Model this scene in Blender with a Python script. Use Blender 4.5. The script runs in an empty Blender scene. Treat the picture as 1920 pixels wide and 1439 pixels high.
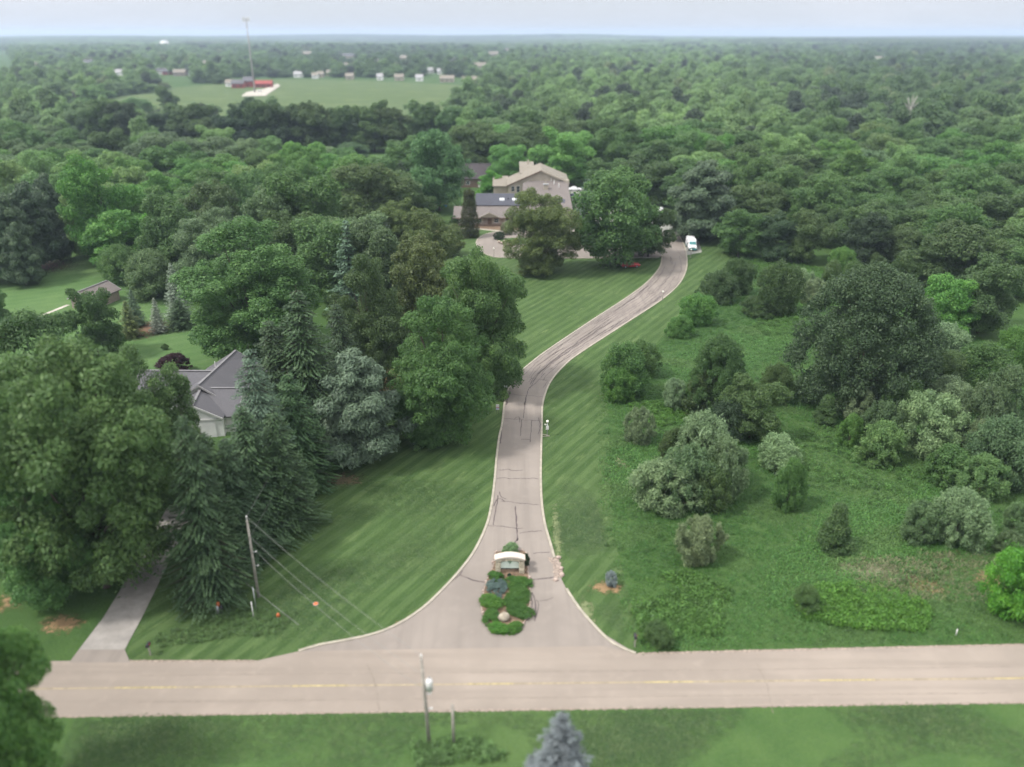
import bpy, math, random
import numpy as np
from mathutils import Vector, Matrix
PI = math.pi
S = bpy.context.scene
COL = S.collection
RNG = np.random.default_rng(7)
random.seed(7)

# ------------------------------------------------------------------ survey of the place
# the eye stands 50 m above the ground and looks north, 23.67 degrees down
F, H = 1500.0, 50.0
TH = math.atan((719.5 - 62) / F)
CT, ST = math.cos(TH), math.sin(TH)

def U(px, py, z=0.0):
    u, v = (px - 960) / F, (py - 719.5) / F
    t = (H - z) / (ST + v * CT)
    return Vector((u * t, (CT - v * ST) * t, z))

def UY(px, py, Y):
    v = (py - 719.5) / F
    hz = Y * (ST + v * CT) / (CT - v * ST)
    d = Y * CT + hz * ST
    return Vector(((px - 960) / F * d, Y, H - hz))

def ppm(p):
    return F / (p.y * CT + (H - p.z) * ST)

def sstep(a, b, x):
    t = np.clip((np.asarray(x, float) - a) / (b - a), 0, 1)
    return t * t * (3 - 2 * t)

def terrain(x, y):
    x = np.asarray(x, float); y = np.asarray(y, float)
    r = np.hypot(x, y)
    s = sstep(1200, 4000, r)
    z = s * (7 * np.sin(x / 900 + 1.3) * np.sin(y / 1300) + 5 * np.sin(x / 410 + y / 700))
    z += 34 * np.exp(-((x - 480) ** 2 + (y - 6600) ** 2) / (2 * 520 ** 2))
    z += 16 * np.exp(-((x - 2100) ** 2 + (y - 3900) ** 2) / (2 * 800 ** 2))
    z += 20 * np.exp(-((x + 1500) ** 2 + (y - 8200) ** 2) / (2 * 1500 ** 2))
    return z

# ------------------------------------------------------------------ materials
MATS = {}

def new_mat(name):
    m = bpy.data.materials.new(name); m.use_nodes = True
    nt = m.node_tree
    return m, nt, nt.nodes['Principled BSDF'], nt.nodes['Material Output']

def N(nt, typ, **kw):
    n = nt.nodes.new(typ)
    for k, v in kw.items():
        if k.startswith('i_'):
            n.inputs[k[2:].replace('_', ' ')].default_value = v
        else:
            setattr(n, k, v)
    return n

def c4(c):
    return (c[0], c[1], c[2], 1)

def mixc(nt, fac, a, b, blend='MIX'):
    n = nt.nodes.new('ShaderNodeMix'); n.data_type = 'RGBA'; n.blend_type = blend
    for sock, val in ((n.inputs[0], fac), (n.inputs[6], a), (n.inputs[7], b)):
        if hasattr(val, 'is_output'):
            nt.links.new(val, sock)
        elif isinstance(val, (int, float)):
            sock.default_value = val
        else:
            sock.default_value = c4(val)
    return n.outputs[2]

def noise(nt, vec, scale, detail=3, rough=.55):
    n = N(nt, 'ShaderNodeTexNoise'); n.inputs['Scale'].default_value = scale
    n.inputs['Detail'].default_value = detail; n.inputs['Roughness'].default_value = rough
    nt.links.new(vec, n.inputs['Vector'])
    return n.outputs['Fac']

def ramp(nt, fac, a, b):
    n = N(nt, 'ShaderNodeMapRange'); n.interpolation_type = 'SMOOTHSTEP'
    n.inputs[1].default_value = a; n.inputs[2].default_value = b
    nt.links.new(fac, n.inputs[0])
    return n.outputs[0]

def math_(nt, op, a, b=0.0):
    n = N(nt, 'ShaderNodeMath', operation=op)
    for i, v in enumerate((a, b)):
        if hasattr(v, 'is_output'): nt.links.new(v, n.inputs[i])
        else: n.inputs[i].default_value = v
    return n.outputs[0]

def coords(nt):
    return N(nt, 'ShaderNodeTexCoord').outputs['Object']

def add_bump(nt, b, h, strength, dist):
    n = N(nt, 'ShaderNodeBump'); n.inputs['Strength'].default_value = strength
    n.inputs['Distance'].default_value = dist
    nt.links.new(h, n.inputs['Height']); nt.links.new(n.outputs[0], b.inputs['Normal'])

def plain(name, col, rough=.6, var=.12, scale=1.5, bump=0.0, metal=0.0, spec=.4, dirt=None):
    if name in MATS: return MATS[name]
    m, nt, b, o = new_mat(name)
    v = coords(nt)
    f = noise(nt, v, scale, 4)
    f2 = noise(nt, v, scale * 7, 3)
    lo = [c * (1 - var * 1.6) for c in col]; hi = [min(1, c * (1 + var)) for c in col]
    c = mixc(nt, ramp(nt, f, .3, .7), lo, hi)
    c = mixc(nt, ramp(nt, f2, .35, .75), c, mixc(nt, .5, c, dirt or lo))
    nt.links.new(c, b.inputs['Base Color'])
    b.inputs['Roughness'].default_value = rough; b.inputs['Metallic'].default_value = metal
    b.inputs['Specular IOR Level'].default_value = spec
    if bump: add_bump(nt, b, f2, bump, .05)
    MATS[name] = m
    return m

def grass_mat(name, dark, light, pale, stripe=None, patch=.5, fine=5.0, yellow=None):
    """mown or rough grass: three sizes of mottling, optional mowing stripes along a compass direction"""
    m, nt, b, o = new_mat(name)
    v = coords(nt)
    big = noise(nt, v, .035, 3); mid = noise(nt, v, .28, 4, .6); sm = noise(nt, v, fine, 4, .7); vf = noise(nt, v, fine * 3.3, 2, .6)
    c = mixc(nt, ramp(nt, mid, .25, .75), dark, light)
    c = mixc(nt, math_(nt, 'MULTIPLY', ramp(nt, big, .45, .7), patch), c, pale)
    if stripe:  # mowing stripes: the sheen of leaning blades, painted into the base colour
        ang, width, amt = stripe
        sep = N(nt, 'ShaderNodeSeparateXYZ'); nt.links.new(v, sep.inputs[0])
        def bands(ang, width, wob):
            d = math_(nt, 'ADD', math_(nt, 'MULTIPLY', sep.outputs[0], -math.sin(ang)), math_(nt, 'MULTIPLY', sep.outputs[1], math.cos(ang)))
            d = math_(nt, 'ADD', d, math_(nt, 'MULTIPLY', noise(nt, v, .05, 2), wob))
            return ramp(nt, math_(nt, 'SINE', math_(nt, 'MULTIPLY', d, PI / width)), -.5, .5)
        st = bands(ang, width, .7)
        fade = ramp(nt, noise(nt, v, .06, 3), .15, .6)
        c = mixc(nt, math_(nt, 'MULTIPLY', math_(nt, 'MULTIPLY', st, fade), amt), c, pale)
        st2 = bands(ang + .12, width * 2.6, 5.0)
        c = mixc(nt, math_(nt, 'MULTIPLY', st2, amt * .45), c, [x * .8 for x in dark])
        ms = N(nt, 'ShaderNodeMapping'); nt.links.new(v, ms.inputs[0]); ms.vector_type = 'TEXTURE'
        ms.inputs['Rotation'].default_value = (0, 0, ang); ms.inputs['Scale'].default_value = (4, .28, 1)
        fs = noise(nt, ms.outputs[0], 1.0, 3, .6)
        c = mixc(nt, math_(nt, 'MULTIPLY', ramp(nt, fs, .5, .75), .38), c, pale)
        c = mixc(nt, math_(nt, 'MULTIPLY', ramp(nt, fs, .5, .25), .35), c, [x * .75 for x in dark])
    if yellow:
        # dry streaks that follow the mowing direction
        mp = N(nt, 'ShaderNodeMapping'); nt.links.new(v, mp.inputs[0])
        mp.vector_type = 'TEXTURE'
        mp.inputs['Rotation'].default_value = (0, 0, stripe[0] if stripe else .6)
        mp.inputs['Scale'].default_value = (5.5, 1.2, 1)
        yn = noise(nt, mp.outputs[0], .9, 4, .65)
        c = mixc(nt, math_(nt, 'MULTIPLY', ramp(nt, yn, .54, .75), .75), c, yellow)
    c = mixc(nt, math_(nt, 'MULTIPLY', ramp(nt, sm, .35, .75), .6), c, mixc(nt, .5, c, pale))
    c = mixc(nt, math_(nt, 'MULTIPLY', ramp(nt, vf, .45, .75), .65), c, [x * .5 for x in dark])
    nt.links.new(c, b.inputs['Base Color'])
    b.inputs['Roughness'].default_value = .9; b.inputs['Specular IOR Level'].default_value = .1
    add_bump(nt, b, sm, .8, .12)
    MATS[name] = m
    return m

def leaf_mat(name, from_instancer=False, trans=.45):
    m, nt, b, o = new_mat(name)
    if from_instancer:
        a = N(nt, 'ShaderNodeAttribute'); a.attribute_type = 'INSTANCER'; a.attribute_name = 'tint'; base = a.outputs['Color']
    else:
        base = N(nt, 'ShaderNodeObjectInfo').outputs['Color']
    va = N(nt, 'ShaderNodeAttribute'); va.attribute_type = 'GEOMETRY'; va.attribute_name = 'var'
    hs = N(nt, 'ShaderNodeHueSaturation')
    nt.links.new(base, hs.inputs['Color']); nt.links.new(va.outputs['Fac'], hs.inputs['Value'])
    hv = math_(nt, 'ADD', math_(nt, 'MULTIPLY', va.outputs['Fac'], -.05), .55)
    nt.links.new(hv, hs.inputs['Hue'])
    c = hs.outputs[0]
    nt.links.new(c, b.inputs['Base Color'])
    b.inputs['Roughness'].default_value = .5; b.inputs['Specular IOR Level'].default_value = .3
    t = N(nt, 'ShaderNodeBsdfTranslucent'); nt.links.new(c, t.inputs[0])
    mx = N(nt, 'ShaderNodeMixShader'); mx.inputs[0].default_value = trans
    nt.links.new(b.outputs[0], mx.inputs[1]); nt.links.new(t.outputs[0], mx.inputs[2])
    nt.links.new(mx.outputs[0], o.inputs[0])
    MATS[name] = m
    return m

def shingle(name, col, rows=3.5):
    m, nt, b, o = new_mat(name)
    v = coords(nt)
    f = noise(nt, v, .5, 4); f2 = noise(nt, v, 6, 3)
    br = N(nt, 'ShaderNodeTexBrick'); br.inputs['Scale'].default_value = rows
    br.inputs['Color1'].default_value = c4([x * .85 for x in col]); br.inputs['Color2'].default_value = c4([x * 1.12 for x in col])
    br.inputs['Mortar'].default_value = c4([x * .6 for x in col]); br.inputs['Mortar Size'].default_value = .02
    nt.links.new(v, br.inputs['Vector'])
    c = mixc(nt, ramp(nt, f, .35, .7), br.outputs['Color'], mixc(nt, .5, br.outputs['Color'], [x * .7 for x in col]))
    c = mixc(nt, math_(nt, 'MULTIPLY', f2, .4), c, [x * 1.3 for x in col])
    nt.links.new(c, b.inputs['Base Color']); b.inputs['Roughness'].default_value = .85
    add_bump(nt, b, br.outputs['Fac'], .4, .03)
    MATS[name] = m
    return m

def asphalt(name, col, seam=None):
    m, nt, b, o = new_mat(name)
    v = coords(nt)
    big = noise(nt, v, .09, 4); mid = noise(nt, v, .7, 4); fine = noise(nt, v, 14, 3)
    mp = N(nt, 'ShaderNodeMapping'); nt.links.new(v, mp.inputs[0]); mp.inputs['Scale'].default_value = (.05, 1.1, 1) if seam == 'x' else (1.1, .05, 1)
    wear = noise(nt, mp.outputs[0], .8, 3)
    c = mixc(nt, ramp(nt, big, .3, .7), [x * .80 for x in col], [x * 1.08 for x in col])
    c = mixc(nt, math_(nt, 'MULTIPLY', ramp(nt, wear, .4, .7), .8), c, [x * .80 for x in col])
    c = mixc(nt, math_(nt, 'MULTIPLY', ramp(nt, mid, .5, .75), .35), c, [x * 1.15 for x in col])
    c = mixc(nt, math_(nt, 'MULTIPLY', fine, .35), c, [x * .75 for x in col])
    nt.links.new(c, b.inputs['Base Color']); b.inputs['Roughness'].default_value = .9
    b.inputs['Specular IOR Level'].default_value = .2
    add_bump(nt, b, fine, .3, .02)
    MATS[name] = m
    return m

def stone_mat(name, col, scale=3.0):
    m, nt, b, o = new_mat(name)
    v = coords(nt)
    vo = N(nt, 'ShaderNodeTexVoronoi'); vo.inputs['Scale'].default_value = scale; nt.links.new(v, vo.inputs['Vector'])
    ve = N(nt, 'ShaderNodeTexVoronoi'); ve.feature = 'DISTANCE_TO_EDGE'; ve.inputs['Scale'].default_value = scale; nt.links.new(v, ve.inputs['Vector'])
    sp = N(nt, 'ShaderNodeSeparateColor'); nt.links.new(vo.outputs['Color'], sp.inputs[0])
    c = mixc(nt, sp.outputs[0], [x * .7 for x in col], [min(1, x * 1.3) for x in col])
    c = mixc(nt, ramp(nt, ve.outputs['Distance'], .0, .06), [x * .55 for x in col], c)
    nt.links.new(c, b.inputs['Base Color']); b.inputs['Roughness'].default_value = .85
    add_bump(nt, b, ve.outputs['Distance'], .6, .05)
    MATS[name] = m
    return m

def glass(name, col=(.03, .045, .05), rough=.08):
    m, nt, b, o = new_mat(name)
    b.inputs['Base Color'].default_value = c4(col); b.inputs['Roughness'].default_value = rough
    b.inputs['Specular IOR Level'].default_value = .8
    MATS[name] = m
    return m

def paint(name, col, rough=.3):
    m, nt, b, o = new_mat(name)
    v = coords(nt); f = noise(nt, v, 2.2, 4)
    c = mixc(nt, ramp(nt, f, .3, .8), col, [x * .86 for x in col])
    nt.links.new(c, b.inputs['Base Color']); b.inputs['Roughness'].default_value = rough
    b.inputs['Coat Weight'].default_value = .3
    MATS[name] = m
    return m

STRIPE = math.atan2(U(1250, 520).y - U(1000, 680).y, U(1250, 520).x - U(1000, 680).x)
M_ground = grass_mat('rough_grass', (.036, .076, .021), (.052, .100, .028), (.074, .118, .042), patch=.5, fine=2.2)
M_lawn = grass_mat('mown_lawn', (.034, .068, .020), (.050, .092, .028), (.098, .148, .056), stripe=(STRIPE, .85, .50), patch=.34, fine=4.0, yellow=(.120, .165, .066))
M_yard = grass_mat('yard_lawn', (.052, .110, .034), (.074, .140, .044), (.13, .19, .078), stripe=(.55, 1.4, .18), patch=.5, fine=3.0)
M_verge = grass_mat('verge_grass', (.042, .086, .026), (.062, .113, .034), (.095, .140, .050), patch=.6, fine=2.6)
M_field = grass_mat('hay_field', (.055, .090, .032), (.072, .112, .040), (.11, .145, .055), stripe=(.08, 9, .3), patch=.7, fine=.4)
M_drive = asphalt('worn_asphalt', (.232, .202, .178))
M_road = asphalt('road_asphalt', (.262, .222, .188), seam='x')
M_lot = asphalt('lot_asphalt', (.24, .24, .215))
M_conc = plain('concrete', (.27, .25, .23), .85, .12, .8, .2)
M_kerb = plain('kerb_concrete', (.32, .29, .235), .85, .12, 1.2, .2)
M_crack = plain('crack_sealant', (.078, .058, .058), .6, .2, 2)
M_yellow = plain('road_paint', (.335, .275, .125), .8, .25, 3, dirt=(.275, .235, .155))
M_soil = plain('soil', (.17, .115, .075), .95, .3, 2.5, .6)
M_dry = plain('dry_grass', (.25, .175, .075), .95, .3, 1.5, .5, dirt=(.08, .12, .04))
M_gravel = plain('gravel', (.30, .24, .20), .95, .3, 6, .8)
M_sand = plain('pale_gravel', (.38, .35, .30), .95, .15, .5, .2)
M_bark = plain('bark', (.085, .066, .052), .95, .3, 3, .8)
M_deadwood = plain('dead_wood', (.33, .325, .28), .9, .2, 3, .4)
M_leaf = leaf_mat('leaf')
M_needle = leaf_mat('needle', trans=.10)
M_ileaf = leaf_mat('far_leaf', True, .45)
M_iblade = leaf_mat('blade', True, .3)
M_mauve = shingle('mauve_shingle', (.140, .120, .111))
M_grey = shingle('grey_shingle', (.092, .089, .097))
M_slate = shingle('slate_roof', (.050, .052, .068), 1.2)
M_darkroof = shingle('dark_shingle', (.055, .045, .05))
M_creamroof = shingle('tan_shingle', (.205, .180, .145), 2.5)
M_cream = plain('cream_siding', (.38, .335, .27), .7, .08, .6)
M_taupe = plain('taupe_siding', (.29, .235, .205), .7, .1, .6)
M_white = plain('white_trim', (.60, .585, .57), .55, .06, 1)
M_gable = plain('white_siding', (.80, .78, .77), .6, .05, 1)
M_ltrim = plain('grey_trim', (.30, .29, .29), .6, .1, 1)
M_btrim = plain('brown_trim', (.15, .10, .075), .6, .1, 1)
M_glass = glass('window_glass')
M_skyl = glass('skylight_glass', (.55, .57, .60), .15)
M_teal = glass('teal_glass', (.03, .16, .16), .1)
M_vanw = paint('white_paint', (.80, .80, .82))
M_red = paint('red_paint', (.36, .012, .016))
M_cblue = paint('dark_blue_paint', (.03, .045, .09))
M_tealp = paint('teal_paint', (.05, .28, .28), .4)
M_rubber = plain('rubber', (.018, .018, .018), .8, .2, 3)
M_steel = plain('galvanised_steel', (.42, .43, .44), .45, .1, 2, metal=.6)
M_dsteel = plain('dark_metal', (.05, .05, .055), .5, .15, 2, metal=.4)
M_pole = plain('weathered_pole', (.30, .275, .24), .9, .2, 2.5, .4)
M_wire = plain('wire', (.22, .22, .21), .5, .1, 1)
M_orange = plain('orange_plastic', (.48, .13, .045), .5, .1, 3)
M_barn = plain('barn_red', (.27, .055, .045), .8, .12, .3)
M_stone = stone_mat('sign_stone', (.46, .40, .30), 3.6)
M_cap = plain('cap_stone', (.50, .44, .38), .8, .06, 2)
M_boulder = plain('boulder_stone', (.36, .31, .24), .9, .2, 2.2, .6)
M_edge = plain('edging_stone', (.40, .315, .27), .9, .2, 3, .4)
M_mint = plain('mint_panel', (.74, .82, .71), .6, .05, 2)
M_emb = plain('emblem_green', (.20, .28, .20), .6, .05, 2)
M_lamp = plain('lamp_globe', (.80, .78, .70), .3, .04, 2)
M_blue = plain('blue_plastic', (.07, .10, .30), .4, .1, 2)
M_bblue = plain('bright_blue_plastic', (.04, .30, .62), .4, .1, 2)

# ------------------------------------------------------------------ object helpers
class MB:
    """collects vertices and faces of one part"""
    def __init__(self): self.v, self.f = [], []
    def add(self, vs, fs):
        o = len(self.v); self.v += [tuple(p) for p in vs]; self.f += [tuple(i + o for i in f) for f in fs]; return self
    def box(self, x0, x1, y0, y1, z0, z1):
        return self.add([(x0, y0, z0), (x1, y0, z0), (x1, y1, z0), (x0, y1, z0), (x0, y0, z1), (x1, y0, z1), (x1, y1, z1), (x0, y1, z1)],
                        [(3, 2, 1, 0), (4, 5, 6, 7), (0, 1, 5, 4), (1, 2, 6, 5), (2, 3, 7, 6), (3, 0, 4, 7)])
    def slab(self, pts, thick):
        """a polygon given a thickness straight down"""
        n = len(pts); top = [tuple(p) for p in pts]; bot = [(p[0], p[1], p[2] - thick) for p in pts]
        return self.add(top + bot, [tuple(range(n)), tuple(range(2 * n - 1, n - 1, -1))] + [(i, i + n, (i + 1) % n + n, (i + 1) % n) for i in range(n)])
    def prism(self, prof, x0, x1, axis='x'):
        """outline in the other two axes, extruded along one axis"""
        n = len(prof)
        def P(a, b, c): return (c, a, b) if axis == 'x' else (a, c, b)
        return self.add([P(a, b, x0) for a, b in prof] + [P(a, b, x1) for a, b in prof],
                        [tuple(range(n - 1, -1, -1)), tuple(range(n, 2 * n))] + [(i, (i + 1) % n, (i + 1) % n + n, i + n) for i in range(n)])
    def tube(self, pts, rad, n=8, cap=True):
        pts = [Vector(p) for p in pts]
        rad = rad if isinstance(rad, (list, tuple)) else [rad] * len(pts)
        o = len(self.v)
        for i, p in enumerate(pts):
            d = (pts[min(i + 1, len(pts) - 1)] - pts[max(i - 1, 0)]).normalized()
            a = d.orthogonal().normalized() if abs(d.z) < .99 else Vector((1, 0, 0))
            if abs(d.z) < .99: a = d.cross(Vector((0, 0, 1))).normalized()
            b = d.cross(a)
            for k in range(n):
                w = 2 * PI * k / n
                self.v.append(tuple(p + rad[i] * (a * math.cos(w) + b * math.sin(w))))
        for i in range(len(pts) - 1):
            for k in range(n):
                k2 = (k + 1) % n
                self.f.append((o + i * n + k, o + i * n + k2, o + (i + 1) * n + k2, o + (i + 1) * n + k))
        if cap:
            self.f.append(tuple(o + k for k in range(n - 1, -1, -1)))
            self.f.append(tuple(o + (len(pts) - 1) * n + k for k in range(n)))
        return self
    def ball(self, c, rx, ry=None, rz=None, nu=10, nv=6):
        ry = ry or rx; rz = rz or rx
        vs = [(c[0], c[1], c[2] - rz)]; fs = []
        for j in range(1, nv):
            t = PI * j / nv - PI / 2
            for i in range(nu):
                a = 2 * PI * i / nu
                vs.append((c[0] + rx * math.cos(t) * math.cos(a), c[1] + ry * math.cos(t) * math.sin(a), c[2] + rz * math.sin(t)))
        vs.append((c[0], c[1], c[2] + rz)); L = len(vs) - 1
        for i in range(nu):
            fs.append((0, 1 + (i + 1) % nu, 1 + i))
            for j in range(nv - 2):
                a, b = 1 + j * nu, 1 + (j + 1) * nu
                fs.append((a + i, a + (i + 1) % nu, b + (i + 1) % nu, b + i))
            fs.append((1 + (nv - 2) * nu + i, 1 + (nv - 2) * nu + (i + 1) % nu, L))
        return self.add(vs, fs)
    def build(self, name, mat, parent=None, smooth=False, bevel=0.0):
        me = bpy.data.meshes.new(name); me.from_pydata(self.v, [], self.f); me.update()
        if mat: me.materials.append(mat)
        if smooth: me.polygons.foreach_set('use_smooth', [True] * len(me.polygons))
        o = bpy.data.objects.new(name, me); COL.objects.link(o)
        if parent: o.parent = parent
        if bevel:
            md = o.modifiers.new('edge', 'BEVEL'); md.width = bevel; md.segments = 2; md.limit_method = 'ANGLE'
        return o

def tag(o, label=None, cat=None, group=None, kind=None):
    if label: o['label'] = label
    if cat: o['category'] = cat
    if group: o['group'] = group
    if kind: o['kind'] = kind
    return o

def thing(name, label, cat, loc=(0, 0, 0), rz=0.0, group=None):
    o = bpy.data.objects.new(name, None); COL.objects.link(o)
    o.location = loc; o.rotation_euler = (0, 0, rz); o.empty_display_size = .5
    return tag(o, label, cat, group)

def copy_tree(o, parent=None):
    c = o.copy(); COL.objects.link(c); c.parent = parent
    for ch in list(o.children): copy_tree(ch, c)
    return c

# ------------------------------------------------------------------ outlines on the ground
def px_line(pts, z=0.0): return [U(x, y, z) for x, y in pts]

def smooth_line(pts, step=.8):
    """Catmull-Rom through the points, resampled"""
    out = []
    P = [pts[0]] + list(pts) + [pts[-1]]
    for i in range(1, len(P) - 2):
        p0, p1, p2, p3 = P[i - 1], P[i], P[i + 1], P[i + 2]
        n = max(2, int((p2 - p1).length / step))
        for k in range(n):
            t = k / n
            out.append(.5 * ((2 * p1) + (p2 - p0) * t + (2 * p0 - 5 * p1 + 4 * p2 - p3) * t * t + (3 * p1 - p0 - 3 * p2 + p3) * t ** 3))
    out.append(pts[-1]); return out

def resample(pts, n):
    d = [0]
    for a, b in zip(pts, pts[1:]): d.append(d[-1] + (b - a).length)
    out = []; j = 0
    for i in range(n):
        t = d[-1] * i / (n - 1)
        while j < len(d) - 2 and d[j + 1] < t: j += 1
        f = (t - d[j]) / max(1e-9, d[j + 1] - d[j])
        out.append(pts[j].lerp(pts[j + 1], min(1, f)))
    return out

def sheet(name, pts, z, mat, kind='structure', parent=None, rag=0.0, skirt=.25):
    pts = [Vector((p[0], p[1], z)) for p in pts]
    if rag:
        q = []
        for a, b in zip(pts, pts[1:] + pts[:1]):
            n = max(1, int((b - a).length / (rag * 1.5)))
            for k in range(n):
                p = a.lerp(b, k / n); q.append(p + Vector((random.uniform(-rag, rag), random.uniform(-rag, rag), 0)))
        pts = q
    from mathutils.geometry import tessellate_polygon
    tri = tessellate_polygon([pts])
    mb = MB(); fs = []
    for t in tri:
        a, b, c = (pts[i] for i in t)
        fs.append(t if (b - a).cross(c - a).z > 0 else t[::-1])
    mb.add(pts, fs)
    o = mb.build(name, mat, parent)
    if kind and not parent: o['kind'] = kind
    return o

def strip(name, pts, w, z, mat, parent=None, h=0.0):
    """a ribbon (h=0) or a raised kerb along a line"""
    mb = MB(); n = len(pts); L, R = [], []
    for i, p in enumerate(pts):
        d = (pts[min(i + 1, n - 1)] - pts[max(i - 1, 0)]); d.z = 0; d.normalize()
        s = Vector((-d.y, d.x, 0)) * w / 2
        L.append(p + s); R.append(p - s)
    if not h:
        vs = [Vector((q.x, q.y, z)) for q in L] + [Vector((q.x, q.y, z)) for q in R]
        mb.add(vs, [(i, i + n, i + 1 + n, i + 1) for i in range(n - 1)])
    else:
        vs = []
        for a, b in zip(L, R):
            vs += [(a.x, a.y, z), (a.x, a.y, z + h), (b.x, b.y, z + h), (b.x, b.y, z)]
        fs = []
        for i in range(n - 1):
            o = 4 * i
            for k in range(3): fs.append((o + k, o + k + 4, o + k + 5, o + k + 1))
        fs += [(0, 1, 2, 3), (4 * n - 1, 4 * n - 2, 4 * n - 3, 4 * n - 4)]
        mb.add(vs, fs)
    return mb.build(name, mat, parent)

# ------------------------------------------------------------------ the ground itself
def build_ground():
    mb = MB(); rs = [0, 15, 40, 80, 140, 220, 320, 450, 620, 850] + list(np.geomspace(1000, 16000, 34)); na = 120
    mb.v.append((0, 0, 0))
    for r in rs[1:]:
        for k in range(na):
            a = 2 * PI * k / na; x, y = r * math.cos(a), r * math.sin(a)
            mb.v.append((x, y, float(terrain(x, y))))
    for k in range(na): mb.f.append((0, 1 + k, 1 + (k + 1) % na))
    for j in range(len(rs) - 2):
        a, b = 1 + j * na, 1 + (j + 1) * na
        for k in range(na): mb.f.append((a + k, b + k, b + (k + 1) % na, a + (k + 1) % na))
    o = mb.build('ground', M_ground); o['kind'] = 'structure'
build_ground()

LEFT_PX = [(560, 1222), (600, 1210), (640, 1203), (700, 1190), (745, 1172), (790, 1143), (826, 1110), (862, 1071), (890, 1033), (912, 986), (921, 950), (927, 905), (931, 860), (936, 820), (941.7, 795), (947, 750), (957, 723), (974, 700), (993, 683), (1027, 657), (1107, 603), (1173, 560), (1213, 530), (1236, 503), (1241, 485), (1241, 468), (1234, 452), (1215, 440)]
RIGHT_PX = [(1192, 1226), (1150, 1208), (1115, 1175), (1085, 1140), (1062, 1105), (1050, 1080), (1042, 1055), (1032, 1020), (1022, 985), (1016, 945), (1014, 900), (1014.5, 850), (1016, 800), (1018, 755), (1032, 717), (1057, 687), (1087, 663), (1173, 607), (1240, 563), (1273, 533), (1286, 508), (1288, 490), (1286, 472), (1280, 454), (1270, 436)]
Lc = smooth_line(px_line(LEFT_PX)); Rc = smooth_line(px_line(RIGHT_PX))
NS = 160
LD, RD = resample(Lc, NS), resample(Rc, NS)

lawn_px = [(232, 1239), (480, 1239), (700, 1215), (1000, 1230), (1192, 1229), (1200, 1185), (1172, 1090), (1150, 1000), (1145, 900), (1142, 800), (1140, 745), (1175, 698), (1235, 640), (1300, 568), (1360, 510), (1400, 478), (1345, 446), (1300, 425), (1100, 415), (850, 405), (790, 398), (800, 440), (700, 600), (560, 800), (330, 1000)]
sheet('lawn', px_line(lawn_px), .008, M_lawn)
sheet('verge', [U(-250, 1349), U(2200, 1312), U(2600, 1900), U(-700, 1900)], .008, M_verge)
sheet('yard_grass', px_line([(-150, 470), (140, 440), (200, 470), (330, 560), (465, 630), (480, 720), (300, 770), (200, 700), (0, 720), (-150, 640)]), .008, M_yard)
field = [(40, 206), (200, 186), (330, 165), (420, 157), (540, 149), (700, 153), (905, 162), (880, 190), (855, 215), (845, 245), (700, 262), (500, 255), (300, 240), (120, 226)]
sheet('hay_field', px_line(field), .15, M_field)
sheet('clearing', px_line([(540, 300), (640, 290), (780, 290), (800, 305), (690, 312), (560, 312)]), .02, M_yard)

# main road and its side drive
sheet('road', [U(-400, 1352.5), U(2400, 1311), U(2400, 1199), U(1700, 1214), U(1192, 1226), U(1130, 1212), U(560, 1222), U(480, 1240), U(235, 1240), U(130, 1240), U(-400, 1245)], .034, M_road)
faint = plain('worn_road_paint', (.285, .235, .150), .85, .2, 2)
cl = strip('centre_line', resample([U(-400, 1297.5), U(2400, 1267.5)], 60), .15, .0375, faint); cl['kind'] = 'structure'
for a, b in ((215, 330), (548, 652), (876, 962), (1208, 1300), (1535, 1640), (1865, 1975), (-110, 0)):
    f = lambda x: 1291 - (x - 200) * .0107
    mk = strip('road_marking', [U(a, f(a)), U(b, f(b))], .17, .040, M_yellow); mk['kind'] = 'structure'
dr = sheet('side_drive', px_line([(148, 1219), (193, 1160), (222, 1113), (283, 1007), (318, 945), (375, 945), (340, 1007), (305, 1080), (267, 1157), (234, 1219)]), .040, M_conc)
sheet('road_apron', px_line([(130, 1243), (148, 1219), (234, 1219), (244, 1243)]), .0385, M_drive)

sheet('gravel_shoulder', [U(-400, 1354), U(2400, 1312.5), U(2400, 1309.5), U(-400, 1351)], .0355, M_gravel, rag=.07)
sheet('gravel_shoulder', [U(1196, 1228), U(1700, 1216), U(2400, 1201), U(2400, 1198), U(1700, 1212.5), U(1196, 1224.5)], .0355, M_gravel, rag=.06)
sheet('gravel_shoulder', [U(244, 1242), U(478, 1242), U(480, 1238.5), U(244, 1238.5)], .0365, M_gravel, rag=.06)
# driveway
mb = MB(); vs = []
for a, b in zip(LD, RD):
    for k in range(5):
        p = a.lerp(b, k / 4); vs.append((p.x, p.y, .030))
mb.add(vs, [(5 * i + k + 1, 5 * i + k, 5 * i + k + 5, 5 * i + k + 6)[::-1] for i in range(NS - 1) for k in range(4)])
drive = mb.build('driveway', M_drive); drive['kind'] = 'structure'
sheet('driveway_mouth', px_line([(560, 1221), (700, 1192), (760, 1165), (1080, 1135), (1125, 1185), (1192, 1226), (1120, 1214)]), .026, M_drive)

def drive_pt(s, t):
    i = min(NS - 1.001, max(0, s * (NS - 1))); k = int(i); f = i - k
    return LD[k].lerp(LD[k + 1], f).lerp(RD[k].lerp(RD[k + 1], f), t)

def s_of(y):
    """place along the drive whose left edge is at this picture row"""
    Y = U(960, y).y
    return min(range(NS), key=lambda i: abs((LD[i].y + RD[i].y) / 2 - Y)) / (NS - 1)

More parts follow.
